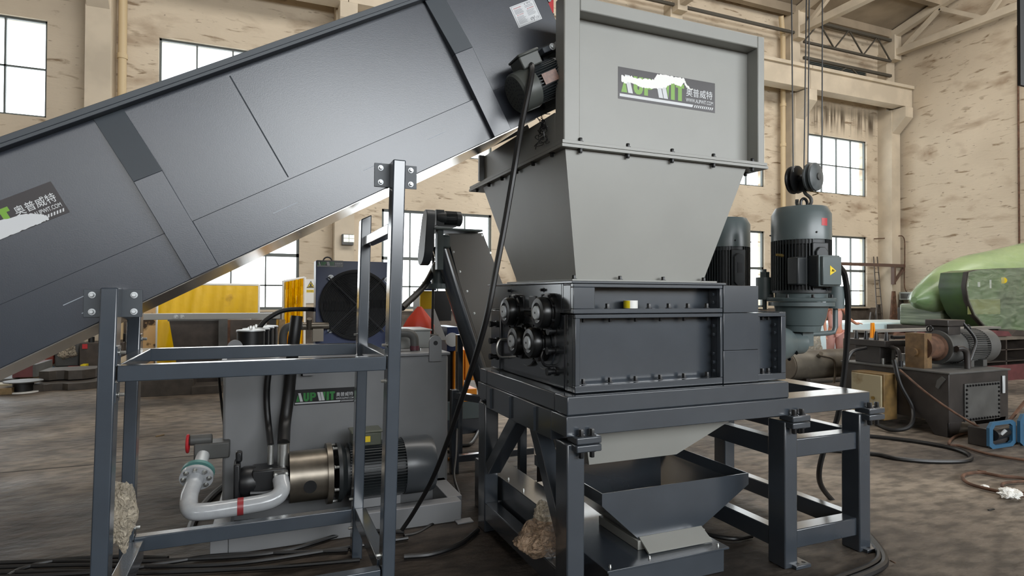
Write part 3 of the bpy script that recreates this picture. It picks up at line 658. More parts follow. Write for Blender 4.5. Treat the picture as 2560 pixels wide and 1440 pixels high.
# hanging hook block and ropes
hk = V((3.50, 3.08, 0)); hb = thing('crane_hook_block', 'black crane hook block with two pulleys hanging over the nearer gear motor', 'hook', (hk.x, hk.y, 2.2))
ax = V((.25, -.97, 0)).normalized(); zc_ = 2.425
for s in (-1, 1):
    q = M(); c = hk + V((0, 0, zc_)) + ax * (.062 * s)
    q.rev([(.055, -.034), (.096, -.026), (.099, -.014), (.076, 0), (.099, .014), (.096, .027), (.07, .036), (.02, .039)], 36, c, ax * s); pl = q.build('pulley', BLK if s < 0 else mat('worn_pulley', '#5c6264', .4, noise=.4, nscale=12), hb)
    M().rev([(.026, .038), (.024, .047), (.012, .05)], 20, c, ax * s).build('hub', OLDM, pl)
M().cyl(hk + V((0, 0, zc_)) - ax * .06, hk + V((0, 0, zc_)) + ax * .06, .032).build('axle_housing', BLK, hb)
q = M(); q.bar(hk + V((0, 0, zc_)), hk + V((0, 0, zc_ - .09)), .05, .05); q.build('swivel', BLK, hb, .006)
pp = [V((0, 0, .0)), V((.01, 0, -.03)), V((.045, 0, -.065)), V((.05, 0, -.1)), V((.02, 0, -.13)), V((-.02, 0, -.128)), V((-.048, 0, -.1)), V((-.05, 0, -.065))]
q = M(); q.tube([hk + V((0, 0, zc_ - .075)) + ax * p.x + V((0, 0, p.z)) for p in pp], .012, 10); q.build('hook', OLDM, hb)
q = M(); q.tube([hk + V((0, 0, 2.34)), hk + ax * .06 + V((0, 0, 2.325)), hk + ax * .1 + V((0, 0, 2.31)), hk + ax * .06 + V((0, 0, 2.30))], .003, 6); q.build('safety_latch', BRASS, hb)
M().tube([hk + V((-.03, 0, 2.21)), hk + V((-.028, 0, 2.265)), hk + V((0, 0, 2.285)), hk + V((.028, 0, 2.265)), hk + V((.03, 0, 2.21))], .01, 8).build('lifting_eye', BLK, gm)
for i, (px, px0, py) in enumerate(((1983, 1979, 430), (2010, 2016, 425), (2020, 2023, 415), (2055, 2056, 430))):
    a = at(px, py, y=3.08); b = at(px0, 0, y=3.08); d = (b - a)
    q = M(); q.cyl(a, a + d * (8.6 / d.z), .0045, n=8)
    tag(q.build('crane_rope', BLK), ('leftmost of the four crane ropes above the hook block', 'second crane rope from the left above the hook block', 'third crane rope from the left above the hook block', 'rightmost crane rope, crossing the upper right window')[i], 'rope', 'crane ropes')

# ================================================================== INCLINED BELT CONVEYOR
CA = R_(28.55); CY = 2.99
CT = Matrix.Translation((.562, CY, 2.124)) @ Matrix.Rotation(-CA, 4, 'Y')   # local x along the belt, y into depth, z normal
def cpt(s, y, n): return CT @ V((s, y, n))
cv = thing('belt_conveyor', 'long inclined grey steel belt conveyor rising from the left edge into the hopper', 'conveyor', (.3, 3.37, 1.4))
W = .76; S0, S1 = -3.3, 1.29
q = M(CT); q.prism([(S0, .224), (S1 - .02, .224), (S1 + .03, .42), (S1 + .03, .76), (S0, .76)], 0, .006, 'y'); q.build('side_plate', CONV, cv)
for a, b, f in ((S0, -.95, .0), (-.836, .66, -.0)):
    q = M(CT); q.box(a, -.012, 0, b, .004, .224); q.build('lower_side_plate', CONV, cv, .003)
q = M(CT); q.box(.75, .0, 0, S1 - .02, .006, .224); q.build('lower_side_plate', CONV, cv, .002)
q = M(CT); q.box(S0, W - .006, 0, S1, W, .76); q.build('side_plate', CONV, cv)
q = M(CT); q.box(S0, 0, -.004, S1 - .35, W, .004); q.build('bottom_plate', mat('underside_grey', '#b9b6b0', .16, metal=.6, noise=.1, nscale=2), cv)
q = M(CT); q.box(S0, .02, .42, S1 - .1, W - .02, .428); q.build('belt', RUB, cv)
q = M(CT); q.box(S0, -.05, .76, S1 + .03, .012, .775); q.box(S0, -.05, .775, S1 + .03, -.044, .80); q.build('top_rim', CONVD, cv, .002)
q = M(CT); q.box(S0, W - .01, .76, S1 + .03, W + .05, .79); q.build('top_rim', CONVD, cv)
for a in (-.955, .648):
    w = .12 if a < 0 else .108
    q = M(CT); th = .045
    q.loft([[(a, 0, .0), (a + w, 0, .0), (a + w, -th, .0), (a, -th, .0)], [(a, 0, .46), (a + w, 0, .46), (a + w, -th, .46), (a, -th, .46)]]); q.build('rib_bracket', CONV, cv, .002)
    q = M(CT); q.loft([[(a, 0, .46), (a + w, 0, .46), (a + w, -th, .46), (a, -th, .46)], [(a - .012, 0, .76), (a + w - .012, 0, .76), (a + w - .012, -.003 if a < 0 else -.02, .76), (a - .012, -.003 if a < 0 else -.02, .76)]]); q.build('rib_bracket_top', CONVD, cv, .002)
SEAM = mat('seam_line', '#33383e', .5)
q = M(CT); q.tube([(-.391, -.001, .74), (-.386, -.001, .5), (-.38, -.001, .235)], .003, 6); q.build('weld_seam', SEAM, cv)
SCR = mat('bare_scratch', '#8e969e', .4)
for (s, n, l) in ((-1.42, .12, .12), (-1.38, .06, .14), (-1.30, .01 + .02, .13), (-.86, .02, .0), (-.52, .11, .12), (-.05, .12, .1), (.32, .13, .1)):
    if l: M(CT).box(s, -.0135, n, s + l, -.0122, n + .003).build('scratch', SCR, cv)
# brand plate near the left edge
b_ = at(175, 530, y=CY); tl = at(127, 453, y=CY); lp = CT.inverted() @ b_; lt = CT.inverted() @ tl
hh = (lt - lp).length; Wc = hh * 6.85 / 1.8
LT = CT @ Matrix(((1, 0, 0, lp.x - Wc), (0, 0, -1, 0), (0, 1, 0, lp.z), (0, 0, 0, 1)))
logo(cv, LT, Wc, green=STKG, peel=2)
# safety notice
a = CT.inverted() @ at(1297, 70, y=CY); b = CT.inverted() @ at(1355, 46, y=CY); c = CT.inverted() @ at(1272, 19, y=CY)
sw = b.x - a.x; sh_ = c.z - a.z
NT = CT @ Matrix(((1, 0, 0, a.x), (0, 0, -1, 0), (0, 1, 0, a.z), (0, 0, 0, 1)))
q = M(NT); q.box(0, 0, 0, sw, sh_, .001); sgn = q.build('safety_notice', STKW, cv, smooth=False)
q = M(NT); z0 = .0011
def bx(x0, y0, x1, y1): q.box(x0 * sw, y0 * sh_, z0, x1 * sw, y1 * sh_, z0 + .0003)
q.i = 0
for e in ((.04, .04, .96, .05), (.04, .95, .96, .96), (.04, .04, .05, .96), (.95, .04, .96, .96)): bx(*e)
rr = random.Random(3)
for k in range(5): bx(.1, .77 - k * .045, .1 + rr.uniform(.25, .4), .785 - k * .045)
for k in range(8): bx(.1, .45 - k * .045, .1 + rr.uniform(.28, .36), .462 - k * .045)
for k in range(2): bx(.55, .80 - k * .06, .55 + .33, .815 - k * .06)
for k in range(6): bx(.55, .58 - k * .045, .55 + rr.uniform(.25, .35), .592 - k * .045)
q.prism([(.56 * sw, .88 * sh_), (.62 * sw, .88 * sh_), (.59 * sw, .93 * sh_)], z0, z0 + .0003)
add_text(q, '警告', .66 * sw, .84 * sw, .87 * sh_, .93 * sh_, z0)
add_text(q, 'CE', .78 * sw, .92 * sw, .10 * sh_, .2 * sh_, z0)
q.tube([(sw * .6, sh_ * .1, z0), (sw * .58, sh_ * .2, z0), (sw * .64, sh_ * .22, z0), (sw * .62, sh_ * .12, z0)], .0012, 5); q.tube([(sw * .66, sh_ * .25, z0), (sw * .7, sh_ * .16, z0), (sw * .76, sh_ * .26, z0)], .0015, 5); q.tube([(sw * .7, sh_ * .16, z0), (sw * .69, sh_ * .06, z0)], .0015, 5)
q.i = 1
add_text(q, '机械设备安全警告', .1 * sw, .42 * sw, .83 * sh_, .89 * sh_, z0); add_text(q, '▲ CAUTION', .14 * sw, .4 * sw, .51 * sh_, .56 * sh_, z0); add_text(q, '▲ WARNING', .6 * sw, .88 * sw, .64 * sh_, .69 * sh_, z0)
q.build('lettering', [mat('print_grey', '#55565c', .5), RED], sgn, smooth=False)
# drive motor at the head end
mc = CT.inverted() @ at(1290, 236, y=2.85)
A = CT @ Matrix.Translation((mc.x - .005, -.14, mc.z)) @ Matrix.Rotation(pi / 2, 4, 'Y')   # local z along the belt
q = M(A); q.rev([(.094, .0), (.104, .012), (.106, .10), (.104, .105)], 36); co = q.build('motor_fan_cowl', mat('dusty_cowl', '#454845', .4), cv)
q = M(A)
for r in (.025, .042, .06, .078):
    n = int(r * 260)
    for k in range(n): a = 2 * pi * k / n; q.box(r * cos(a) - .004, r * sin(a) - .004, -.0006, r * cos(a) + .004, r * sin(a) + .004, .0002)
q.build('vent_grille', BLK, co, smooth=False)
q = M(A); fins(q, .082, .098, .10, .26, 40, .004); q.rev([(.1, .26), (.1, .275)], 36); q.rev([(.08, .275), (.06, .36)], 30); mb_ = q.build('motor_body', FIN, cv)
q = M(A); q.box(-.028, -.102, .13, .028, -.097, .22); q.build('name_plate', mat('copper_plate', '#7d5a4a', .4, noise=.4, nscale=60), mb_)
q = M(A); q.box(-.155, -.07, .07, -.085, .05, .19); q.box(-.165, -.078, .065, -.15, .055, .195); q.build('motor_terminal_box', MATS['dusty_cowl'], cv, .008)
q = M(A); q.box(-.16, -.02, .25, -.13, .14, .42); q.box(-.13, .06, .28, .09, .1, .44); q.box(-.19, .11, .20, .12, .138, .30 + .1); mp_ = q.build('motor_mount', CONVD, cv, .004)
for z in (.31, .345): bolt(cv, A @ V((-.145, -.02, z)), A.to_3x3() @ V((0, -1, 0)), .012, SILV, .008)
# handling wire tangle hanging under the head
HW = M(); rr = random.Random(11); c = at(1358, 325, x=1.38)
pts = [at(1375, 285, x=1.37)]
for k in range(46):
    t = k / 45; pts.append(V((1.375 + rr.uniform(-.012, .012), c.y + rr.uniform(-.06, .06) * (.5 + t), c.z + .06 - .13 * t + rr.uniform(-.03, .03))))
HW.tube(pts, .0022, 5, 4); tag(HW.build('wire_tangle', BLK), 'tangle of thin black wire below the conveyor motor against the hopper side', 'wire')

# ================================================================== CONVEYOR SUPPORT FRAME (slightly out of plumb)
sf = thing('conveyor_support', 'blue grey steel box-section frame with four legs propping the conveyor', 'support frame', (0, 3.35, 0))
class MS(M):
    def add(s, vs, fs): return super().add([V((p[0] + .021 * (p[2] - 1.2), p[1], p[2])) for p in map(V, vs)], fs)
FX0, FX1, FYf, FYb = -.602, .562, 2.885, 3.72
def tleg(x, y, z1, w=.062, d=.09):
    return MS().box(x, y, 0, x + w, y + d, z1).build('leg', FRAME, sf, .006)
def topcut(x, y, zc, w=.062, d=.09):
    q = MS(); q.prism([(x, 0), (x + w, 0), (x + w, zc + w * .5), (x, zc)], y, y + d, 'y'); return q.build('leg', FRAME, sf, .006)
tleg(-.607, FYf, 1.625); tleg(.564, FYf, 2.255)
topcut(-.655, FYb, 1.49); topcut(.545, FYb, 2.06)
def rail(x0, y0, z0, x1, y1, z1): return MS().box(x0, y0, z0, x1, y1, z1).build('rail', FRAME, sf, .004)
rail(-.54, FYf + .012, 1.238, .56, FYf + .07, 1.305); rail(-.59, FYb + .012, 1.238, .54, FYb + .07, 1.305)
rail(-.60, FYf + .09, 1.238, -.54, FYb, 1.305); rail(.562, FYf + .09, 1.238, .622, FYb, 1.305)
rail(-.54, FYf + .012, .215, .56, FYf + .07, .29); rail(-.59, FYb + .012, .225, .54, FYb + .07, .305)
rail(-.61, FYf + .09, .19, -.54, FYb, .29); rail(.555, FYf + .09, .23, .62, FYb, .31)
rail(.564, FYf + .09, 1.90, .622, FYb, 1.955); rail(-.60, FYf + .09, 1.0 - .6, -.545, FYb, .0 + .4 + .001) if False else None
for (x, y, z) in ((-.52, FYf + .04, 1.27), (.545, FYf + .04, 1.27), (-.57, FYb + .04, 1.27), (.53, FYb + .04, 1.27), (.545, FYf + .04, .26), (.53, FYb + .04, .27), (-.57, FYb + .04, .26)):
    sx = 1 if x < 0 else -1
    for dz in (.075, -.075):
        if z < .5 and dz < 0 and y < 3.2: continue
        q = MS(); q.box(x - .025, y - .035, z + dz - .04, x - .0195, y + .035, z + dz + .04) if sx > 0 else q.box(x + .0195, y - .035, z + dz - .04, x + .025, y + .035, z + dz + .04)
        g = q.build('joint_plate', FRAME, sf)
        xx = x + .021 * (z + dz - 1.2); bolt(g, (xx - sx * .018, y + .0, z + dz + (.012 if dz > 0 else -.012)), (sx, 0, 0), .008, ZINC, .02)
for x, z in ((-.576, 1.56), (.596, 2.19)):
    xx = x + .021 * (z - 1.2); hz = .058
    q = M(); q.box(xx - .105, 2.972, z - hz, xx + .105, 2.978, z + hz); g = q.build('mounting_plate', CONVD, sf, .001)
    for dx in (-.075, .075):
        for dz in (-.035, .035): bolt(g, (xx + dx, 2.972, z + dz), (0, -1, 0), .009, SILV, .012)

# ================================================================== HYDRAULIC POWER UNIT
hu = thing('hydraulic_tank', 'large grey hydraulic oil tank on a grey base frame behind the conveyor legs', 'tank', (.55, 4.6, 0))
TX0, TX1, TY0, TY1, TZ = -.235, 1.40, 4.66, 5.9, 1.13
bs = M(); bs.box(-.168, 4.09, .0, 1.33, 4.2, .14); bs.prism([(-.27, 4.09), (-.17, 4.09), (-.13, 5.3), (-.24, 5.3)], 0, .14); bs.box(1.26, 4.2, 0, 1.37, 5.9, .14); bs.box(1.28, 4.02, 0, 1.40, 4.1, .012); bs.box(-.2, 4.6, .0, 1.37, 4.7, .14)
bs.build('base_frame', TANKP, hu, .004)
M().box(TX0, TY0, .1, TX1, TY1, TZ - .01).build('tank_body', TANKP, hu, .02)
M().box(TX0 - .012, TY0 - .012, TZ - .01, TX1 + .012, TY1 + .012, TZ + .012).build('lid', TANKP, hu, .004)
for x in (1.285, -.125 - .035):
    q = M(); yl = TY0 - .03; q.prism([(x - .05, TZ - .055), (x + .05, TZ - .055), (x + .05, TZ + .10)] + [(x + .05 * cos(a), TZ + .10 + .05 * sin(a)) for a in [pi * k / 10 for k in range(1, 10)]] + [(x - .05, TZ + .10)], yl, yl + .018, 'y'); lg = q.build('lifting_lug', TANKP, hu)
    M().cyl((x, yl - .001, TZ + .09), (x, yl + .019, TZ + .09), .018).build('lug_hole', BLK, lg)
a = at(735, 1014, y=TY0); b = at(735, 975, y=TY0); Wt = (b.z - a.z) * 6.85 / 1.8
logo(hu, Matrix.Translation((a.x, TY0, a.z)) @ Matrix(((1, 0, 0, 0), (0, 0, -1, 0), (0, 1, 0, 0), (0, 0, 0, 1))), Wt, green=STKG2, dark=STKK)
for k in range(4):
    c = at(627, 832, y=4.85); x, y = c.x + .035 * k, 4.87 + k * .2
    q = M(); q.rev([(.095, TZ + .012), (.095, TZ + .19), (.1, TZ + .19), (.1, TZ + .198)], 32, (x, y, 0)); fc = q.build('filter_housing', BLK, hu)
    q = M(); q.rev([(.1, TZ + .199), (.098, TZ + .207), (.03, TZ + .212)], 32, (x, y, 0)); q.build('filter_cap', SILV, fc); bolt(fc, (x, y, TZ + .21), (0, 0, 1), .01, ZINC, .025)
for px, py in ((1047, 884), (1075, 884), (990, 880)): c = at(px, py, y=4.9); bolt(hu, (c.x, 4.85, TZ + .012), (0, 0, 1), .009, ZINC, .02)
c = at(1040, 878, y=4.8)
q = M(); q.tube([(c.x - .17, 4.85, TZ + .16), (c.x - .06, 4.85, TZ + .16), (c.x - .01, 4.85, TZ + .13), (c.x, 4.85, TZ + .07), (c.x, 4.85, TZ + .012)], .035, 14); q.build('return_elbow', OLDM, hu)
for z in (0, .03): 
    pass
M().cyl((c.x, 4.85, TZ + .02), (c.x, 4.85, TZ + .055), .038).build('hose_clamp', mat('clamp_dark_red', '#5a3038', .4), hu)
q = M(); q.box(c.x - .08, 5.1, TZ + .012, c.x + .2, 5.5, TZ + .16); q.box(c.x - .09, 5.08, TZ + .16, c.x + .21, 5.5, TZ + .175); q.build('valve_cover', mat('cover_light_grey', '#a4a7a5', .4), hu, .004)
q = M(); q.box(.28, TY0 - .05, TZ - .12, .37, TY0, TZ - .105); q.box(.28, TY0 - .05, TZ - .12, .29, TY0, TZ - .1); q.build('tank_bracket', TANKP, hu)
c = at(716, 800, y=4.9)
q = M(); q.tube([(c.x - .02, 4.95, TZ), (c.x - .02, 4.95, TZ + .15), (c.x, 4.95, TZ + .21), (c.x + .06, 4.95, TZ + .23), (c.x + .12, 4.95, TZ + .23)], .03, 12); q.build('suction_elbow', OLDM, hu)
q = M(); q.cyl((c.x + .1, 5.0, TZ + .22), (c.x + .32, 5.05, TZ + .22), .03); q.cyl((c.x + .17, 5.0, TZ + .2), (c.x + .17, 4.95, TZ + .28), .02); q.box(c.x + .2, 4.98, TZ + .1, c.x + .28, 5.08, TZ + .2); q.build('manifold_fittings', STEELR, hu)

# pump and motor
pm = thing('hydraulic_pump_motor', 'dark grey electric pump motor with raw steel bell housing in front of the tank', 'motor', (.5, 4.35, .14))
PY, PZ = 4.36, .36
q = M(); q.rev([(.17, 0), (.17, .24)], 44, (.19, PY, PZ), (1, 0, 0), cap=True); q.rev([(.205, .24), (.205, .275)], 44, (.19, PY, PZ), (1, 0, 0)); bh = q.build('bell_housing', STEELR, pm)
M().cyl((.315, PY - .172, PZ - .03), (.315, PY - .16, PZ - .03), .042).build('inspection_hole', BLK, bh)
for k in range(7): a = k * .8 + .3; bolt(bh, (.47, PY + .19 * cos(a), PZ + .19 * sin(a)), (1, 0, 0), .01, ZINC, .03)
q = M(); q.rev([(.2, 0), (.2, .025), (.16, .06), (.16, .10)], 40, (.50, PY, PZ), (1, 0, 0)); q.build('motor_end_bell', FIN, pm)
A = Matrix.Translation((.58, PY, PZ)) @ Matrix.Rotation(pi / 2, 4, 'Y')
q = M(A); fins(q, .165, .195, 0, .38, 56, .006); q.build('finned_body', FIN, pm)
q = M(A); q.rev([(.2, .38), (.203, .40), (.203, .57), (.19, .60), (.17, .605)], 44); q.build('fan_cowl', mat('pump_cowl', '#43474b', .3), pm)
q = M(); q.box(.60, PY - .07, PZ + .18, .80, PY + .09, PZ + .27); q.box(.59, PY - .08, PZ + .27, .81, PY + .1, PZ + .285); tb2 = q.build('terminal_box', mat('tb_olive', '#4f5347', .4), pm, .008)
M().box(.66, PY - .082, PZ + .21, .72, PY - .071, PZ + .25).build('warning_label', YPAINT, tb2)
q = M(); q.box(.60, PY - .16, .14, .92, PY - .11, .2); q.box(.60, PY + .1, .14, .92, PY + .16, .2); q.box(.64, PY - .13, .15, .66, PY + .13, .23); q.box(.86, PY - .13, .15, .88, PY + .13, .23); q.build('motor_feet', TANKP, pm, .003)
q = M(); q.box(-.04, PY - .09, PZ - .08, .18, PY + .09, PZ + .09); q.rev([(.085, 0), (.1, .03), (.1, .08), (.085, .12)], 28, (-.12, PY, PZ), (1, 0, 0)); q.box(-.15, PY - .08, PZ - .14, -.11, PY + .08, PZ + .14); q.box(-.14, PY - .04, PZ + .14, -.10, PY + .02, PZ + .21); q.build('piston_pump', BLK, pm, .012)
q = M(); q.tube([(-.05, PY - .1, PZ - .05), (.05, PY - .1, PZ - .055), (.13, PY - .1, PZ - .04)], .016, 8); q.build('pump_line', BLK, pm)
q = M(); q.box(.09, PY - .15, PZ + .0, .18, PY - .09, PZ + .08); fl = q.build('port_flange', OLDM, pm, .006)
for dx in (.012, .078): bolt(fl, (.09 + dx, PY - .15, PZ + .065), (0, -1, 0), .008, ZINC, .01)
# white suction pipe
wp = thing('suction_pipe', 'glossy white painted suction pipe with bolted flange and red valve handwheel', 'pipe', (-.3, 4.3, .2))
q = M(); q.tube([(.135, PY - .13, PZ + .03), (.135, PY - .2, PZ - .03), (.07, PY - .23, PZ - .07), (-.1, PY - .23, PZ - .085), (-.30, PY - .23, PZ - .09), (-.38, PY - .2, PZ - .08), (-.40, PY - .1, PZ - .03), (-.385, PY, PZ + .02), (-.375, PY + .05, PZ + .06)], .052, 20); q.build('pipe', WPIPE, wp)
q = M(); q.cyl((-.12, PY - .23, PZ - .085), (-.085, PY - .23, PZ - .085), .054); q.build('hose_clamp', mat('clamp_red', '#8e2f33', .4), wp)
dn = V((.1, .85, .45)).normalized()
for s, mt, r in ((.0, WPIPE, .1), (.045, mat('flange_teal', '#54807c', .35), .1)):
    p0 = V((-.372, PY + .03, PZ + .045)) + dn * s; q = M(); q.rev([(r, 0), (r, .022)], 36, p0, dn); fl = q.build('pipe_flange', mt, wp)
    if s == 0:
        for k in range(8):
            a = k * pi / 4; AA = axis_mat(p0, -dn); bolt(fl, AA @ V((.076 * cos(a), .076 * sin(a), 0)), -dn, .011, ZINC, .014)
p0 = V((-.372, PY + .03, PZ + .045)) + dn * .06; q = M(); q.cyl(p0, p0 + dn * .16, .042); q.build('pipe_neck', SILV, wp)
vc = p0 + dn * .2; q = M(); q.box(vc.x - .06, vc.y - .05, vc.z - .05, vc.x + .16, vc.y + .1, vc.z + .06); q.cyl((vc.x + .05, vc.y, vc.z + .08), (vc.x - .09, vc.y, vc.z + .08), .035); q.build('butterfly_valve', OLDM, wp, .01)
q = M(); q.tube([(vc.x - .1, vc.y + .055 * cos(a), vc.z + .06 + .055 * sin(a)) for a in [2 * pi * k / 12 for k in range(13)]], .01, 8, 2); q.bar((vc.x - .1, vc.y - .05, vc.z + .06), (vc.x - .1, vc.y + .05, vc.z + .06), .01, .01); q.build('handwheel', RED, wp)
# hoses on the tank front
def hose(pts, r, label, cat='hose', m=None, group=None, name='hydraulic_hose', n=10):
    return tag(M().tube(pts, r, n).build(name, m or RUB), label, cat, group)
TYF = TY0 - .06
h1 = hose([at(676, 905, y=TYF), at(668, 960, y=TYF), at(667, 1010, y=TYF), at(672, 1070, y=TYF - .05), at(677, 1115, y=PY)], .022, 'thinner black hydraulic hose hanging down the tank front to the pump')
M().cyl(at(677, 1112, y=PY), at(676, 1160, y=PY), .02).build('hose_fitting', ZINC, h1)
h2 = hose([at(742, 790, y=TYF - .02), at(735, 850, y=TYF - .03), at(727, 930, y=TYF), at(720, 1000, y=TYF), at(712, 1060, y=TYF - .05), at(709, 1110, y=PY)], .042, 'thick black hydraulic hose crossing the tank front left of the brand plate')
M().cyl(at(709, 1108, y=PY), at(708, 1165, y=PY), .04).build('hose_fitting', ZINC, h2)
hose([at(646, 822, y=5.1), at(668, 798, y=5.15), at(710, 776, y=5.2), at(770, 773, y=5.25), at(800, 776, y=5.3)], .019, 'black hose arching from the filter pots to the blue cooler')
hose([at(962, 560, y=5.6), at(1005, 770, y=5.3), at(1060, 715, y=5.6), at(1090, 660, y=5.9)][1:], .03, 'black corrugated hose rising right of the cooler to the screw conveyor')
# blue oil cooler
oc = thing('oil_cooler', 'deep blue square oil cooler with a round black fan guard on the tank', 'cooler', (.75, 5.2, TZ))
ca_, cb_ = at(790, 651, y=5.1), at(984, 652, y=5.1); zt, z_b = ca_.z, TZ + .012
q = M(); q.box(ca_.x, 5.1, z_b, cb_.x, 5.3, zt); q.build('cooler_housing', BLUE, oc, .004)
cc2 = at(890, 762, y=5.08); rad = (cb_.x - ca_.x) * .46
q = M(); q.rev([(rad, 0), (rad, .05), (rad - .02, .055), (rad - .02, .0)], 48, (cc2.x, 5.1, cc2.z), (0, -1, 0), cap=False, close=True); q.rev([(rad - .02, .004), (rad - .02, .006)], 48, (cc2.x, 5.1, cc2.z), (0, -1, 0)); q.build('fan_shroud', mat('fan_black', '#0a0a0b', .7), oc)
GW = mat('guard_wire', '#3a3c3f', .3)
q = M()
for k in range(1, 25):
    r = rad * k / 25; pts = [V((cc2.x + r * cos(a), 5.1 - .055 - .02 * (1 - (k / 25) ** 2), cc2.z + r * sin(a))) for a in [2 * pi * j / 36 for j in range(37)]]
    q.tube(pts, .0026, 5, 1)
for k in range(4):
    a = pi / 4 + k * pi / 2; q.tube([V((cc2.x, 5.1 - .078, cc2.z)), V((cc2.x + rad * 1.1 * cos(a), 5.1 - .05, cc2.z + rad * 1.1 * sin(a)))], .006, 6, 1)
fg = q.build('fan_guard', GW, oc)
q = M()
for k in range(6):
    a = k * pi / 3; A = Matrix.Translation((cc2.x, 5.08, cc2.z)) @ Matrix.Rotation(a, 4, 'Y') @ Matrix.Rotation(.5, 4, 'X'); q.T = A; q.box(.03, -.002, -.05, rad * .88, .002, .05)
q.T = Matrix(); q.rev([(.06, 0), (.055, .03)], 24, (cc2.x, 5.09, cc2.z), (0, -1, 0)); q.build('fan_blades', mat('fan_black', '#0a0a0b', .7), fg)
for px, py in ((827, 694), (826, 825), (968, 700)): bolt(oc, at(px, py, y=5.098), (0, -1, 0), .016, SILV, .01)
a = at(792, 664, y=5.1); Wl = at(858, 660, y=5.1).x - a.x
logo(oc, Matrix.Translation((a.x, 5.1, a.z - .01)) @ Matrix(((1, 0, 0, 0), (0, 0, -1, 0), (0, 1, 0, 0), (0, 0, 0, 1))), Wl, green=STKG2, dark=STKK)
q = M(); q.tube([V((ca_.x + .1 + .035 * cos(a), 5.2, zt + .035 * sin(a))) for a in [pi * k / 8 for k in range(9)]], .006, 6, 1); q.build('lifting_ring', OLDM, oc)

# ================================================================== BACKGROUND SCREW CONVEYOR BEHIND THE SHREDDER
sc = thing('screw_conveyor', 'steep dark grey enclosed screw conveyor with a small motor on top behind the shredder', 'conveyor', (1.9, 5.3, 0))
SY_ = 5.6
def P5(px, py, y=SY_): return at(px, py, y=y)
poly = [P5(*p) for p in ((1117, 584), (1207, 582), (1243, 675), (1310, 840), (1330, 925), (1207, 926))]
q = M(); q.prism([(p.x, p.z) for p in poly], SY_, SY_ + .3, 'y'); cvp = q.build('cover_panel', mat('cover_brown_grey', '#75716a', .45, noise=.08, nscale=2), sc, .003)
for px, py in ((1119, 588), (1205, 588), (1134, 630), (1150, 679), (1168, 728), (1186, 783), (1226, 632)): bolt(cvp, P5(px, py), (0, -1, 0), .007, ZINC, .008)
p0, p1 = P5(1113, 612), P5(1240, 1010); q = M(); q.cyl(p0 + V((-.035, .06, 0)), p1 + V((-.035, .06, 0)), .085, n=28); q.build('screw_tube', PAINT, sc)
p0, p1 = P5(1098, 622, 5.66), P5(1222, 1010, 5.66); q = M(); q.bar(p0 + V((-.03, 0, 0)), p1 + V((-.03, 0, 0)), .02, .09, (0, 1, 0)); q.build('side_flange', mat('flange_light', '#9a9fa0', .22, metal=.5), sc)
a, b = P5(1100, 588), P5(1118, 622); q = M(); q.box(a.x, SY_ - .05, b.z, b.x + .02, SY_ + .2, a.z); q.build('head_box', GEAR, sc, .02)
a, b = P5(1085, 568, 5.5), P5(1207, 579, 5.5); q = M(); q.box(a.x, 5.5, b.z, b.x, 5.9, a.z); q.box(a.x + .04, 5.52, b.z - .38, a.x + .1, 5.6, b.z); q.build('motor_platform', GEAR, sc, .004)
a, b = P5(1050, 600, 5.62), P5(1079, 600, 5.62); zt_, zb_ = P5(1070, 524, 5.62).z, P5(1070, 664, 5.62).z
q = M(); q.T = Matrix.Translation((a.x, 5.5, zb_)) @ Matrix(((1, 0, .09, 0), (0, 1, 0, 0), (0, 0, 1, 0), (0, 0, 0, 1))); h_ = zt_ - zb_
q.prism([(.12 + .1 * cos(t_), h_ - .1 + .1 * sin(t_)) for t_ in [pi * k / 8 for k in range(9)]] + [(.12 + .13 * cos(t_), .13 + .13 * sin(t_)) for t_ in [pi + pi * k / 8 for k in range(9)]], 0, b.x - a.x - .03, 'x'); q.build('belt_guard', CONVD, sc, .006)
c = P5(1112, 546, 5.66); A = Matrix.Translation(c) @ Matrix.Rotation(pi / 2, 4, 'Y')
q = M(A); q.rev([(.06, -.09), (.07, -.04), (.07, 0)], 28); fins(q, .062, .073, 0, .11, 28, .005); q.rev([(.073, .11), (.073, .155), (.05, .17)], 28); q.box(-.075, -.05, -.10, .075, .06, -.02); q.box(.07, -.06, -.09, .085, .06, .1); q.build('top_motor', FIN, sc)
for x in (P5(1150, 1000, 5.8).x, P5(1230, 1000, 5.8).x): M().box(x - .03, 5.8, 0, x + .03, 5.87, 1.2).build('support_leg', FRAME, sc, .004)
c = P5(1096, 690, 5.75); q = M(); q.cyl((c.x, 5.75, P5(1096, 715, 5.75).z), (c.x, 5.75, P5(1096, 664, 5.75).z), .07); q.rev([(.13, 0), (.13, .05)], 24, (c.x, 5.75, P5(1096, 722, 5.75).z)); q.build('inlet_tube', GEAR, sc)
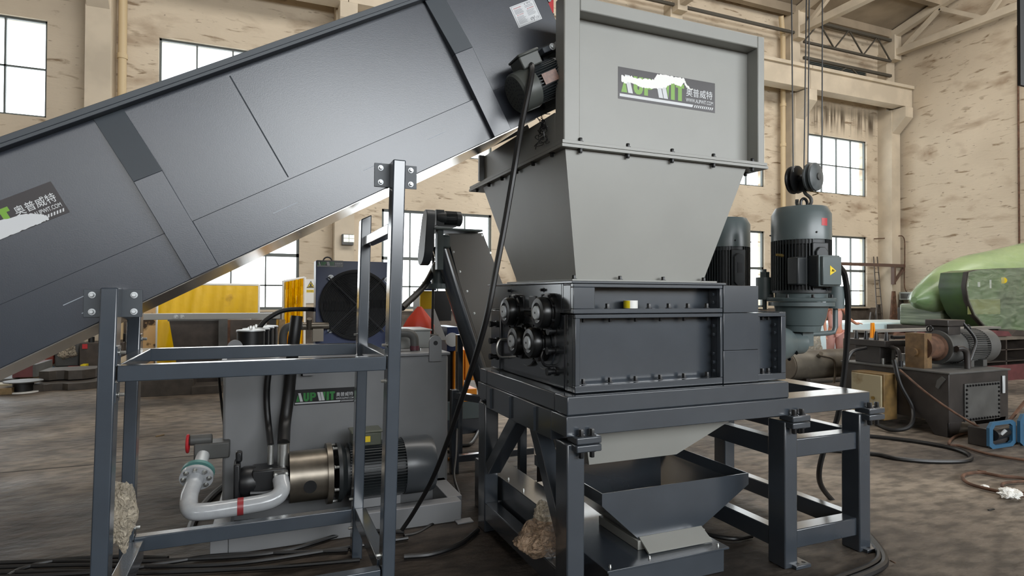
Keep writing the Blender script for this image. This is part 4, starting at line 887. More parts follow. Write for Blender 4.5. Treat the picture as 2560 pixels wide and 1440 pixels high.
# small machine with yellow sight panel and orange frame behind the tank
om = thing('orange_machine', 'orange and black machine with a yellow topped funnel seen behind the tank corner', 'machine', (2.0, 6.8, 0))
MYY = 6.6
def P6(px, py): return at(px, py, y=MYY)
q = M(); a, b = P6(1054, 727), P6(1128, 780); q.box(a.x, MYY, b.z - .1, b.x, MYY + .4, a.z); q.build('funnel_box', BLK, om)
q = M(); a, b = P6(1049, 728), P6(1082, 772); q.box(a.x, MYY - .03, b.z, b.x, MYY, a.z); q.build('sight_panel', YPAINT, om)
q = M(); c1, c2, c3, c4 = P6(1052, 772), P6(1085, 772), P6(1115, 850), P6(1100, 850)
q.loft([[(c.x, MYY - .02, c.z) for c in (c1, c2, c3, c4)], [(c.x, MYY + .3, c.z) for c in (c1, c2, c3, c4)]]); q.build('chute', SILV, om)
for (x0, y0, x1, y1, mt, nm) in ((1135, 875, 1160, 1000, ORG, 'orange_post'), (1163, 876, 1192, 950, ORG, 'orange_door'), (1130, 975, 1192, 1004, ORG, 'orange_beam'), (1112, 880, 1136, 1010, BLK, 'dark_drum'), (1110, 1006, 1200, 1045, GEAR, 'machine_base'), (1118, 818, 1148, 878, BLUE, 'blue_bearing')):
    a, b = P6(x0, y0), P6(x1, y1); M().box(a.x, MYY + (.05 if mt is BLK else 0), b.z, b.x, MYY + .5, a.z).build(nm, mt, om, .006)
a, b = P6(1130, 860), P6(1130, 830); M().cyl((a.x, MYY - .02, a.z + .05), (a.x, MYY + .02, a.z + .05), .08).build('bearing_ring', SILV, om)
M().box(P6(1110, 1045).x, MYY + .02, 0, P6(1200, 1045).x, MYY + .48, P6(1110, 1045).z).build('machine_plinth', PAINT, om)
q = M(); c = at(1073, 715, y=6.5); q.box(c.x - .06, 6.5, c.z - .05, c.x + .08, 6.58, c.z + .05); tag(q.build('pressure_switch', BLUE), 'small blue switch on the black hose above the yellow panel', 'switch')
# low blue-grey frame behind, between tank and stand
lf = thing('floor_frame', 'blue grey low steel frame on the floor between tank and machine stand', 'frame', (2.0, 5.4, 0))
for (p, q_, w) in (((1.62, 5.2, 0), (1.62, 5.2, .75), .07), ((1.62, 5.2, .70), (1.98, 4.5, .70), .06), ((1.62, 5.2, .13), (2.4, 5.2, .13), .06), ((1.98, 4.5, 0), (1.98, 4.5, .73), .06)):
    M().bar(p, q_, w, w).build('frame_bar', FRAME, lf, .004)
lv = thing('levelling_foot', 'small levelling foot with threaded rod standing behind the tank base', 'foot', at(1130, 1150, z=0))
c = at(1130, 1150, z=0); q = M(); q.cyl(c, c + V((0, 0, .02)), .04); q.build('pad', ORG, lv); M().cyl(c + V((0, 0, .02)), c + V((0, 0, .2)), .009).build('threaded_rod', ZINC, lv); M().cyl(c + V((0, 0, .07)), c + V((0, 0, .1)), .045).build('nut_plate', OLDM, lv)

# ================================================================== CABLES ON AND AROUND THE MACHINES
def cable(pts, r, label, m=None, name='power_cable', group=None, cat='cable'): return hose(pts, r, label, cat, m or RUB, group, name, 8)
cable([at(1322, 158, y=2.84), at(1330, 168, y=2.76), at(1326, 205, y=2.72), at(1306, 300, y=2.68), at(1286, 420, y=2.62), at(1262, 560, y=2.62), at(1237, 690, y=2.62), at(1215, 800, y=2.64), at(1180, 920, y=2.8), at(1150, 1010, y=3.1), at(1120, 1100, y=3.4), at(1080, 1200, y=3.7), at(1035, 1280, y=3.85), at(1005, 1325, y=3.9)], .0145, 'long black cable hanging from the conveyor motor past the hopper side to the floor')
cable([at(1083, 530, y=6.0), at(1083, 700, y=6.0), at(1082, 850, y=6.0), at(1100, 900, y=6.0)], .013, 'thin black cable dropping straight down behind the tank from the belt guard')
cable([at(1108, 930, y=5.9), at(1112, 1100, y=5.6), at(1100, 1180, y=5.0), at(1128, 1240, y=4.6), at(1145, 1262, y=4.35), at(1110, 1290, y=4.2), at(1050, 1330, y=4.0), at(1010, 1340, y=3.95)], .012, 'black cable running down the right tank edge and over the base frame corner')
cable([at(1143, 880, y=5.6), at(1143, 1000, y=5.4), at(1141, 1120, y=5.0), at(1135, 1190, y=4.7), at(1150, 1250, y=4.4), at(1120, 1270, y=4.25), at(1060, 1315, y=4.1)], .010, 'grey cable hanging beside the leaning black motor cable')
cable([at(2100, 668, y=3.0), at(2112, 690, y=3.02), at(2120, 760, y=3.05), at(2117, 860, y=3.1), at(2107, 960, y=3.15), at(2092, 1050, y=3.2), at(2062, 1120, y=3.3), at(2048, 1180, y=3.35), at(2056, 1220, y=3.4), at(2092, 1262, y=3.4), at(2135, 1300, y=3.2)], .020, 'thick black motor cable hanging from the terminal box through the stand')
def fl(px, py, h=.02): return at(px, py, z=h)
cable([fl(2135, 1300), fl(2190, 1360), fl(2212, 1400), fl(2190, 1425), fl(2100, 1460), fl(1980, 1500)], .022, 'outer thick black cable curling round the right foot of the stand')
cable([fl(2180, 1352), fl(2198, 1385), fl(2180, 1412), fl(2090, 1448), fl(2000, 1480)], .018, 'inner thick black cable curling round the right foot of the stand')
cable([fl(2010, 1078), fl(2180, 1091), fl(2290, 1104), fl(2370, 1118), fl(2415, 1132), fl(2427, 1145), fl(2400, 1153), fl(2320, 1153), fl(2240, 1146), fl(2176, 1134), fl(2000, 1120)], .022, 'long black hose loop on the floor right of the machine stand', cat='hose', name='floor_hose')
cable([fl(2640, 1160), fl(2560, 1150), fl(2470, 1135), fl(2400, 1115), fl(2372, 1110), fl(2390, 1090), fl(2440, 1078), fl(2480, 1072)], .014, 'thin brown hose running from the dark power unit to the right edge', RUST, 'floor_hose', cat='hose')
cable([fl(2640, 1215), fl(2560, 1196), fl(2500, 1190), fl(2450, 1181), fl(2412, 1186), fl(2408, 1198), fl(2430, 1212), fl(2480, 1225), fl(2530, 1236), fl(2640, 1246)], .014, 'brown cable loop on the floor near the white rag', RUST)
cable([fl(2640, 1200), fl(2530, 1205), fl(2505, 1212), fl(2520, 1224), fl(2600, 1240)], .012, 'small inner loop of brown cable beside the right edge', RUST)
cable([fl(1880, 1340), fl(1820, 1346), fl(1700, 1320), fl(1560, 1290)], .014, 'black cable on the floor passing under the stand behind the catch hopper')
for i, (pts, w) in enumerate(((((-80, 1410), (150, 1402), (300, 1404), (480, 1398), (700, 1380), (880, 1330), (1010, 1330)), 'uppermost'), (((-80, 1420), (200, 1412), (380, 1416), (600, 1408), (860, 1370), (1020, 1345)), 'second'), (((-80, 1434), (160, 1428), (360, 1432), (650, 1420), (900, 1400)), 'third'), (((-80, 1446), (250, 1430), (430, 1405), (560, 1388), (870, 1376)), 'fourth'), (((20, 1440), (60, 1420), (150, 1400), (290, 1392), (420, 1395)), 'most tightly bowed'))):
    cable([fl(p[0], p[1], .018) for p in pts], .013, '%s black cable of the bundle on the floor along the bottom left' % w, group=None)
cable([fl(470, 1345), fl(480, 1310), fl(500, 1275), fl(530, 1240), fl(560, 1215)], .026, 'black hose bending up from the floor left of the tank base', cat='hose', name='floor_hose')
cable([fl(470, 1345), fl(520, 1320), fl(620, 1305), fl(700, 1300), fl(860, 1290)], .02, 'black hose lying along the front of the tank base', cat='hose', name='floor_hose')
cable([at(547, 940, y=5.2), at(553, 1000, y=5.2), at(560, 1060, y=5.1)], .010, 'thin black wire hanging at the left edge of the tank')
cable([fl(1010, 1392), fl(1080, 1385), fl(1150, 1360), fl(1195, 1325)], .016, 'black cable curving over the dark floor between tank and stand')
cable([fl(1108, 1113), fl(1160, 1113), fl(1180, 1105), fl(1200, 1070)], .02, 'black hose on the floor behind the tank right corner', cat='hose', name='floor_hose')

# ================================================================== CRUMPLED FILM
def blob(name, c, size, seed, m, label, cat, n=40, amp=.35, dense=3.2):
    from mathutils import noise
    bm = bmesh.new(); bmesh.ops.create_icosphere(bm, subdivisions=5, radius=1)
    for v in bm.verts:
        p = v.co.copy(); k = 1 + amp * noise.noise(p * 1.6 + V((seed, 0, 0))) + amp * .55 * abs(noise.noise(p * dense + V((0, seed, 0)))) + amp * .35 * abs(noise.noise(p * dense * 2.6))
        v.co = V((p.x * size[0] * k, p.y * size[1] * k, p.z * size[2] * k))
    lo = min(v.co.z for v in bm.verts); me = bpy.data.meshes.new(name); 
    for v in bm.verts: v.co.z -= lo
    bm.to_mesh(me); bm.free(); me.materials.append(m)
    o = bpy.data.objects.new(name, me); link(o, None, Matrix.Translation(c)); return tag(o, label, cat)
c = at(308, 1384, y=3.25)
blob('crumpled_film', (c.x - .01, 3.25, c.z), (.055, .045, .145), 2, CRUMP, 'crumpled clear film stuffed between the left conveyor legs', 'plastic film')
c = at(1372, 1425, y=2.92)
ob = blob('film_bundle', (c.x, 2.92, .2), (.165, .11, .085), 5, CRUMPB, 'brown crumpled film bundle lying behind the left stand leg, opened like a bag', 'plastic film', dense=2.4)
ob2 = blob('film_wad', (c.x - .0, 2.96, .34), (.06, .055, .065), 9, CRUMP, 'pale wad of clear film on top of the brown film bundle', 'plastic film')

# ================================================================== RIGHT BACKGROUND
# dark hydraulic power unit
du = thing('old_power_unit', 'old dark hydraulic tank unit with bolted cover and a large ribbed motor on top', 'power unit', (7.9, 5.2, 0))
q = M(); hx0, hx1, hy0, hy1, hz = 7.24, 8.36, 4.40, 5.75, .72
q.box(hx0, hy0, .16, hx1, hy1, hz)
for (x, y) in ((hx0, hy0), (hx1 - .28, hy0), (hx0, hy1 - .3), (hx1 - .28, hy1 - .3)):
    q.prism([(y, 0), (y + .16, 0), (y + .28, .17), (y, .17)], x, x + .02 if x == hx0 else x + .28, 'x')
    q.prism([(x, 0), (x + .16, 0), (x + .24, .17), (x, .17)], y, y + .02, 'y')
q.build('tank_body', OLD, du, .006)
M().box(hx0 - .02, hy0 - .02, hz, hx1 + .02, hy1 + .02, hz + .02).build('tank_lid', OLDM, du, .003)
a, b = at(2352, 960, y=hy0), at(2497, 1060, y=hy0)
q = M(); q.box(7.50, hy0 - .02, .16, 8.16, hy0, .60); cvr = q.build('inspection_cover', OLDM, du, .004)
for k in range(12): bolt(cvr, (7.54 + k * .053, hy0 - .02, .575), (0, -1, 0), .010, BLK, .012)
for k in range(12): bolt(cvr, (7.54 + k * .053, hy0 - .02, .185), (0, -1, 0), .010, BLK, .012)
for k in range(7):
    for x in (7.525, 8.135): bolt(cvr, (x, hy0 - .02, .23 + k * .05), (0, -1, 0), .010, BLK, .012)
q = M(); q.box(8.22, hy0 - .02, .45, 8.27, hy0 - .005, .66); q.build('sight_gauge', SILV, du, .005)
q = M(); q.prism([(4.43, .66), (4.47, .69), (4.52, .64), (4.54, .56), (4.51, .54), (4.49, .58)], hx0 - .015, hx0, 'x'); q.build('lifting_lug', OLDM, du)
cbx = thing('junction_box', 'beige dented electric box mounted on the left side of the old tank', 'box', (7.1, 5.2, .1))
q = M(); jb0, jb1 = at(2210, 980, x=6.98).y, at(2128, 980, x=6.98).y; q.box(6.98, jb0, .1, 7.22, jb1, .66); q.build('box_body', BROWNB, cbx, .01)
q = M(); q.box(6.955, jb0 + .02, .12, 6.98, jb1 - .02, .64); dr = q.build('box_door', BEIGEB, cbx, .006)
M().cyl((6.955, jb0 + .12, .36), (6.94, jb0 + .12, .36), .02).build('lock', BRASS, dr)
# motor on the old unit
OM = thing('old_ribbed_motor', 'large dusty ribbed motor with rusty coupling housing on the old tank', 'motor', (8.2, 4.95, hz + .02))
oy, oz = 4.85, .98
q = M(); q.rev([(.155, 0), (.14, .05), (.14, .26), (.17, .28)], 36, (7.42, oy, oz), (1, 0, 0)); q.build('coupling_housing', RUST, OM)
q = M(); q.rev([(.21, 0), (.21, .03), (.19, .05), (.2, .32)], 40, (7.72, oy, oz), (1, 0, 0)); q.build('motor_end_bell', OLDM, OM)
A = Matrix.Translation((8.04, oy, oz)) @ Matrix.Rotation(pi / 2, 4, 'Y')
q = M(A); fins(q, .18, .215, 0, .42, 48, .008); q.build('finned_body', OLDM, OM)
q = M(A); q.rev([(.22, .42), (.225, .44), (.22, .62), (.18, .66)], 40); q.build('fan_cowl', OLDM, OM)
q = M(); q.box(7.78, oy - .12, oz + .15, 8.02, oy + .12, oz + .26); q.box(7.74, oy - .14, oz + .26, 8.08, oy + .14, oz + .34); q.build('terminal_box', OLD, OM, .01)
for x in (7.62, 8.36): M().tube([(x, oy + .035 * cos(a), oz + .23 + .035 * sin(a)) for a in [2 * pi * k / 10 for k in range(11)]], .01, 6, 1).build('lifting_ring', BLK, OM)
q = M(); q.box(8.08, oy - .19, hz + .02, 8.16, oy + .19, oz - .16); q.box(8.34, oy - .19, hz + .02, 8.42, oy + .19, oz - .16); q.build('motor_feet', OLDM, OM)
q = M(); q.box(7.36, 4.75, hz + .02, 7.50, 4.98, oz + .18); q.cyl((7.36, 4.87, oz - .05), (7.33, 4.87, oz - .05), .05); tag(q.build('valve_block', mat('brass_block', '#7a6040', .5, noise=.4, nscale=12)), 'rusty yellow brown valve block standing in front of the old motor', 'valve block')
tag(M().tube([(7.72, 4.60, oz - .0), (7.80, 4.58, oz + .0), (7.86, 4.57, oz - .06), (7.86, 4.56, hz + .02)], .035, 12).build('return_pipe', OLD), 'grey bent pipe entering the old tank lid below the motor', 'pipe')
tag(M().tube([(8.05, 4.72, oz + .30), (8.12, 4.62, oz + .1), (8.02, 4.6, oz - .08), (7.95, 4.6, oz - .18)], .018, 8).build('motor_lead', RUB), 'black cable drooping from the old motor terminal box', 'cable')
vm = thing('valve_manifold', 'cluster of dark valves and pipes on the far end of the old tank', 'valves', (7.6, 5.5, hz + .02))
q = M(); q.box(7.35, 5.3, hz + .02, 7.6, 5.65, 1.0); q.box(7.3, 5.2, .96, 7.7, 5.75, 1.04); q.build('manifold_block', OLD, vm, .006)
for k in range(4): M().cyl((7.4, 5.25 + k * .14, 1.04), (7.4, 5.25 + k * .14, 1.15), .03, .015).build('valve_spindle', BLK, vm)
for k, (x, y) in enumerate(((7.45, 5.2), (7.35, 5.05), (7.6, 5.3))): M().tube([(x, y, hz + .02), (x, y, .95 - k * .04), (x + .05, y + .12, 1.0 - k * .04), (x + .1, y + .4, 1.0 - k * .04)], .022, 8).build('bent_pipe', OLD if k else OLDM, vm)
for k in range(5): M().cyl((7.3 + .1 * k, 5.0 + (k % 2) * .3, hz + .02), (7.3 + .1 * k, 5.0 + (k % 2) * .3, hz + .09), .025).build('plug', ZINC if k % 2 else BLK, vm)
M().cyl((7.55, 5.15, hz + .02), (7.55, 5.15, .88), .04).build('filter_can', SILV, vm); M().cyl((7.5, 5.4, .80), (7.65, 5.35, .80), .03).build('red_cap', RED, vm)
cable([at(2165, 870, y=5.4), at(2130, 880, y=5.4), at(2113, 920, y=5.4), at(2108, 965, y=5.4)], .02, 'black hose looping off the far end of the old tank', cat='hose')
cable([at(2250, 925, y=4.8), at(2320, 985, y=4.3), at(2400, 1040, y=4.2), at(2470, 1080, y=4.0)], .012, 'brown hose slung diagonally across the old tank to the blue machine', RUST, cat='hose')
cable([at(2235, 900, y=5.0), at(2250, 960, y=4.9), at(2280, 1020, y=4.8), at(2275, 1065, y=4.7), at(2230, 1075, y=4.8), at(2190, 1060, y=5.0)], .025, 'fat dark hose sagging down the left side of the old tank', cat='hose')
gn = at(2352, 855, y=5.0); q = M(); q.tube([at(2230, 843, y=5.2), at(2262, 842, y=5.2), at(2290, 833, y=5.2)], .022, 8); tag(q.build('impact_gun', BLK), 'black hand tool lying on the steel stock behind the valve block', 'tool')
# blue-framed small machine at right edge
bm_ = thing('blue_machine', 'low machine with blue plate frame cut by the right edge', 'machine', (7.4, 3.85, 0))
def ringplate(cx, cz, w, h, y, th):
    q = M(); o = [(-.5, -.38), (-.38, -.5), (.38, -.5), (.5, -.38), (.5, .38), (.38, .5), (-.38, .5), (-.5, .3)]
    outer = [(cx + a * w, cz + b * h) for a, b in o]; inner = [(cx + a * w * .74, cz + b * h * .74) for a, b in o]
    q.loft([[(x, y, z) for x, z in outer], [(x, y + th, z) for x, z in outer], [(x, y + th, z) for x, z in inner], [(x, y, z) for x, z in inner]], cap=False, close=True); return q
BLUM = mat('machine_blue', '#35607e', .45, noise=.15, nscale=5)
rx0, rx1 = at(2474, 1090, y=3.9).x, at(2540, 1090, y=3.9).x; rx2 = rx1 + .5
ringplate((rx0 + rx1) / 2, .14, rx1 - rx0, .28, 3.9, .03).build('end_plate', BLUM, bm_); ringplate((rx1 + rx2) / 2, .17, rx2 - rx1, .34, 3.86, .03).build('end_plate', BLUM, bm_)
M().box(rx0 + .06, 3.95, .0, rx2, 4.15, .2).build('machine_bed', OLD, bm_, .01); M().cyl((rx0 + .08, 3.92, .14), (rx1, 3.98, .14), .06).build('drive_roller', BLK, bm_); M().cyl((rx0 + .16, 3.88, .15), (rx0 + .19, 3.85, .2), .016).build('chrome_fitting', SILV, bm_)
M().bar((rx1 - .05, 3.95, .24), (rx1 + .35, 3.95, .5), .025, .025).build('lever', RUST, bm_)
# steel stock table / rack
rk = thing('steel_rack', 'long dark steel rack with pigeonholes behind the old power unit', 'rack', (12.0, 7.0, 0))
q = M(); q.box(9.6, 7.0, .78, 15.6, 7.62, .86); q.box(9.6, 7.55, 0, 15.6, 7.62, .8); q.build('rack_top', mat('rack_dusty_top', '#7b7266', .7, noise=.3, nscale=5), rk, .004)
for k in range(9): M().box(9.62 + k * .73, 7.02, 0, 9.66 + k * .73, 7.55, .78).build('divider', DARKM, rk)
for z in (.36, .58): M().box(9.6, 7.02, z, 15.6, 7.55, z + .02).build('shelf', DARKM, rk)
M().box(9.65, 7.0, 0, 15.5, 7.04, .3).build('kick_plate', MAROON, rk)
rr = random.Random(5)
for k in range(7):
    x = 9.65 + k * .62; y = 6.95 + rr.uniform(0, .05)
    q = M(); A = Matrix.Translation((x, y, .862)) @ Matrix.Rotation(rr.uniform(-.25, .25), 4, 'Z'); q.T = A; q.prism([(0, 0), (.5, 0), (.42, .09), (.12, .11)], 0, .6, 'y')
    tag(q.build('steel_offcut', (DARKM, RUST, MAROON)[k % 3]), ('leftmost', 'second', 'third', 'fourth', 'fifth', 'sixth', 'rightmost')[k] + ' of the wedge-shaped steel offcuts on the rack behind the old tank', 'steel offcut', 'steel offcuts on the rack')
q = M(); q.bar((9.6, 7.3, 1.0), (13.6, 7.4, 1.0), .25, .04); tag(q.build('steel_plate', mat('grey_plate', '#8c8a84', .5, noise=.2, nscale=4)), 'long pale steel bar laid across the offcuts on the rack', 'steel bar')
for k in range(2):
    c = at(2196 + k * 9, 850, y=6.9); q = M(); q.bar(V((c.x, 7.03, .86)), V((c.x + .02 - k * .06, 7.03, 1.16)), .03, .03); tag(q.build('yellow_prong', ORG), ('left' if k == 0 else 'right') + ' leg of the yellow dividers standing on the rack', 'tool')
# big cylinder behind
cy = thing('steel_cylinder', 'large dusty steel cylinder lying on cradles behind the stand corner', 'cylinder', (9.6, 8.2, 0))
q = M(); cc1 = at(1990, 890, y=8.0); q.cyl((8.9, 8.25, .33), (11.6, 8.25, .33), .27, n=40); q.build('shell', mat('cyl_shell', '#6b655a', .5, noise=.4, nscale=4), cy)
q = M(); q.cyl((8.88, 8.25, .33), (8.9, 8.25, .33), .255, n=40); q.build('end_cap', mat('cyl_cap', '#6f665a', .6, noise=.3, nscale=6), cy)
for x in (9.2, 10.8): M().box(x, 8.05, 0, x + .1, 8.45, .1).build('cradle', DARKM, cy)
q = M(); q.cyl((9.5, 8.05, .5), (9.45, 7.95, .56), .04); q.tube([(9.45, 7.95, .52), (9.7, 7.9, .45), (9.75, 7.9, .25), (9.72, 7.9, 0.02)], .02, 8); q.build('port_fitting', STEELR, cy)
# pale blue wrapped sheets
ws = thing('wrapped_sheets', 'long pale blue plastic wrapped stack of sheets behind the person', 'sheet stack', (14.0, 11.2, 0))
q = M(); q.box(10.9, 11.0, .12, 17.3, 12.2, .93); q.build('sheet_stack', PALE, ws, .05)
for x in (11.2, 13.5, 15.8): M().box(x, 11.0, 0, x + .15, 12.2, .12).build('timber_bearer', WOOD, ws)
# person
pr = thing('person', 'person in sleeveless pink outfit and red hard hat, one hand on the wrapped sheets', 'person', (10.2, 8.7, 0))
pc = at(2088, 945, y=9.2); PX, PYY = pc.x, 9.2; PT = Matrix.Translation((PX, PYY, 0)) @ Matrix.Rotation(R_(-36), 4, 'Z')
def skinned(name, verts, edges, rad, m, parent, sub=2):
    me = bpy.data.meshes.new(name); me.from_pydata([PT @ V(v) for v in verts], edges, []); me.materials.append(m)
    o = bpy.data.objects.new(name, me); link(o, parent)
    sk_ = o.modifiers.new('skin', 'SKIN'); sk_.use_smooth_shade = True
    for i, d in enumerate(me.skin_vertices[0].data if me.skin_vertices else []): pass
    if not me.skin_vertices:
        bm = bmesh.new(); bm.from_mesh(me); bm.verts.layers.skin.verify(); bm.to_mesh(me); bm.free()
    for i, d in enumerate(me.skin_vertices[0].data): d.radius = (rad[i][0], rad[i][1]) if isinstance(rad[i], tuple) else (rad[i], rad[i]); d.use_root = (i == 0)
    sb = o.modifiers.new('sub', 'SUBSURF'); sb.levels = sb.render_levels = sub; return o
vt = [(0, 0, .92), (0, 0, 1.08), (0, 0, 1.28), (0, 0, 1.38), (.0, 0, 1.44), (.01, -.01, 1.53),
      (-.17, 0, 1.34), (-.21, .01, 1.06), (-.2, -.05, .84), (-.2, -.07, .77),
      (.17, 0, 1.34), (.30, .06, 1.12), (.46, .16, 1.02), (.53, .2, 1.03),
      (-.08, 0, .86), (-.09, -.01, .48), (-.09, .02, .09), (-.09, -.1, .03), (.08, 0, .86), (.09, -.01, .48), (.09, .02, .09), (.10, -.1, .03)]
ed = [(0, 1), (1, 2), (2, 3), (3, 4), (4, 5), (3, 6), (6, 7), (7, 8), (8, 9), (3, 10), (10, 11), (11, 12), (12, 13), (0, 14), (14, 15), (15, 16), (16, 17), (0, 18), (18, 19), (19, 20), (20, 21)]
rd = [(.14, .1), (.12, .09), (.14, .1), (.08, .07), .05, (.075, .095), .05, .037, .028, .03, .05, .037, .028, .03, .085, .055, .035, .03, .085, .055, .035, .03]
body = skinned('body', vt, ed, rd, SKIN, pr)
def fingers(base, dir_, down):
    vs, es, rs = [], [], []
    b = V(base)
    for i in range(5):
        o = V(down) * ((i - 2) * .019); L = (.06, .095, .105, .098, .075)[i]; n = len(vs)
        d = V(dir_) + (V(down) * -.9 if i == 0 else V((0, 0, 0))); d.normalize()
        vs += [b + o * .6, b + o + d * L * .55, b + o + d * L + V((0, 0, -.012))]; es += [(n, n + 1), (n + 1, n + 2)]; rs += [.013, .011, .010]
    return vs, es, rs
for nm, b, d, dn_ in (('hand', (-.2, -.075, .74), (0, -.1, -1), (0, 1, 0)), ('hand', (.51, .19, 1.03), (.9, .3, -.12), (-.3, .9, 0))):
    v_, e_, r_ = fingers(b, d, dn_); skinned(nm, v_, e_, r_, SKIN, body, 1)
skinned('sleeveless_top', [(0, 0, .88), (0, 0, 1.06), (0, 0, 1.3), (-.1, 0, 1.37), (.1, 0, 1.37)], [(0, 1), (1, 2), (2, 3), (2, 4)], [(.18, .13), (.145, .115), (.165, .125), (.06, .07), (.06, .07)], PINK, pr)
skinned('trousers', [(0, 0, .93), (-.085, 0, .82), (-.09, 0, .5), (-.09, .01, .36), (.085, 0, .82), (.09, 0, .5), (.09, .01, .36)], [(0, 1), (1, 2), (2, 3), (0, 4), (4, 5), (5, 6)], [(.16, .125), .105, .085, .08, .105, .085, .08], PINK, pr)
for s in (-1, 1): skinned('shoe', [(.09 * s, .04, .05), (.09 * s, -.06, .045), (.095 * s, -.13, .035)], [(0, 1), (1, 2)], [.045, .045, .035], BLK, pr, 1)
O = V((.01, -.01, 0))
q = M(PT); q.rev([(.12, 0), (.105, .03), (.10, .07), (.07, .11), (.02, .125)], 28, O + V((0, 0, 1.60))); q.prism([(O.x - .07, O.y - .08), (O.x + .07, O.y - .08), (O.x + .05, O.y - .16), (O.x - .05, O.y - .16)], 1.60, 1.612); q.build('hard_hat', RED, pr)
q = M(PT); q.rev([(.085, 0), (.1, .05), (.1, .12), (.09, .15)], 24, O + V((0, .02, 1.47))); hr = q.build('hair', HAIR, pr)
q = M(PT); q.rev([(.02, 0), (.014, .03), (.004, .04)], 10, O + V((.0, -.1, 1.52)), (0, -1, -.2)); q.build('nose', SKIN, pr)
q = M(PT); q.rev([(.0735, -.07), (.086, -.03), (.083, .05), (.06, .08)], 24, O + V((0, -.02, 1.54))); q.build('face', SKIN, body)
for s in (-1, 1): M(PT).rev([(.012, 0), (.008, .006)], 12, O + V((.033 * s, -.098, 1.55)), (0, -1, 0)).build('eye', BLK, body); M(PT).rev([(.022, -.005), (.018, .005)], 10, O + V((.092 * s, 0, 1.53)), (s, 0, 0)).build('ear', SKIN, body)
M(PT).box(O.x - .025, O.y - .104, 1.483, O.x + .025, O.y - .095, 1.49).build('mouth', RED, body)
M(PT).box(O.x - .06, O.y - .107, 1.538, O.x + .06, O.y - .103, 1.562).build('glasses', GLASS, pr)

# green wrapped machine
gw = thing('wrapped_machine', 'big green round machine wrapped in clear stretch film at the right edge', 'machine', (17.0, 9.9, .9))
GY = 9.5
UY = 8.75
op = [(2620, 668), (2500, 671), (2440, 674), (2414, 680), (2408, 716), (2414, 752), (2429, 787), (2455, 817), (2484, 836), (2515, 849), (2560, 854), (2640, 846)]
def upl(k, y, dy=0): return [(p.x, p.z) for p in [at(2575 + (a - 2575) * k, 700 + (b - 700) * k, y=UY) for a, b in op]]
q = M(); q.prism(upl(.97, UY), UY, UY + .6, 'y'); q.build('round_drum', GREEND, gw)
q = M(); o_, i_ = upl(1.0, UY), upl(.965, UY); q.loft([[(x, UY - .04, z) for x, z in o_], [(x, UY + .05, z) for x, z in o_], [(x, UY + .05, z) for x, z in i_], [(x, UY - .04, z) for x, z in i_]], cap=False, close=True); q.build('drum_rim', OLD, gw)
for px, py, w_, h_ in ((2420, 711, 4, 8), (2448, 711, 7, 9), (2477, 710, 5, 16)):
    a = at(px, py, y=UY - .01); k_ = .0062; M().box(a.x - w_ * k_, UY - .006, a.z - h_ * k_, a.x + w_ * k_, UY + .01, a.z + h_ * k_).build('label_patch', STKW, gw)
M().cyl(at(2508, 701, y=UY), at(2508, 701, y=UY - .03), .075).build('round_port', YPAINT, gw)
a, b = at(2420, 786, y=UY), at(2500, 748, y=UY); M().box(a.x, UY - .004, a.z, b.x, UY + .01, b.z).build('cover_patch', mat('olive_patch', '#7d8250', .3), gw)
ns = M(); loops = []
for (px, pyt, pyb, rr_) in ((2285, 742, 757, .10), (2297, 722, 772, .3), (2330, 690, 780, .5), (2370, 660, 782, .7), (2420, 638, 778, .8), (2490, 624, 760, .9), (2600, 598, 760, 1.0)):
    t_ = at(px, pyt, y=GY + .3); b_ = at(px, pyb, y=GY + .3); zc2 = (t_.z + b_.z) / 2; h = (t_.z - b_.z) / 2
    loops.append([(t_.x, GY + .6 + rr_ * .8 * cos(a) - .3, zc2 + h * sin(a)) for a in [2 * pi * j / 20 for j in range(20)]])
ns.loft(loops); ns.build('nose_casing', GREENM, gw)
a_, b_ = at(2336, 790, y=GY + .3), at(2450, 850, y=GY + .3)
q = M(); q.box(a_.x, GY + .1, .87, 19.5, GY + 1.2, a_.z + .3); q.build('film_wrapped_base', mat('wrapped_base', '#8f9a84', .25, col2='#5d6a55', nscale=2.5, stretch=(.3, .3, 6), bump=.5, bscale=4), gw, .05)
q = M(); q.box(a_.x - .2, GY - .4, .62, 20, GY + 1.4, .87); q.box(a_.x, GY - .3, 0, a_.x + .2, GY + 1.3, .62); q.box(19, GY - .3, 0, 19.2, GY + 1.3, .62); q.build('support_bed', DARKM, gw)
hood = M(); loops = []
for (px, pyt, pyb, rr_) in ((2284, 741, 758, .13), (2296, 721, 774, .32), (2330, 689, 782, .53), (2370, 659, 784, .73), (2420, 637, 780, .83), (2490, 623, 762, .93), (2600, 597, 762, 1.03)):
    t_ = at(px, pyt, y=GY + .3); b_ = at(px, pyb, y=GY + .3); zc2 = (t_.z + b_.z) / 2; h = (t_.z - b_.z) / 2
    loops.append([(t_.x, GY + .6 + rr_ * .83 * cos(a) - .3, zc2 + h * sin(a)) for a in [2 * pi * j / 24 for j in range(24)]])
hood.loft(loops); hood.build('stretch_film', FILM, gw)
q = M(); q.loft([[(x, UY - .05, z) for x, z in upl(.99, UY)], [(x, UY - .052, z) for x, z in upl(.99, UY)]]); q.build('stretch_film', FILM, gw)
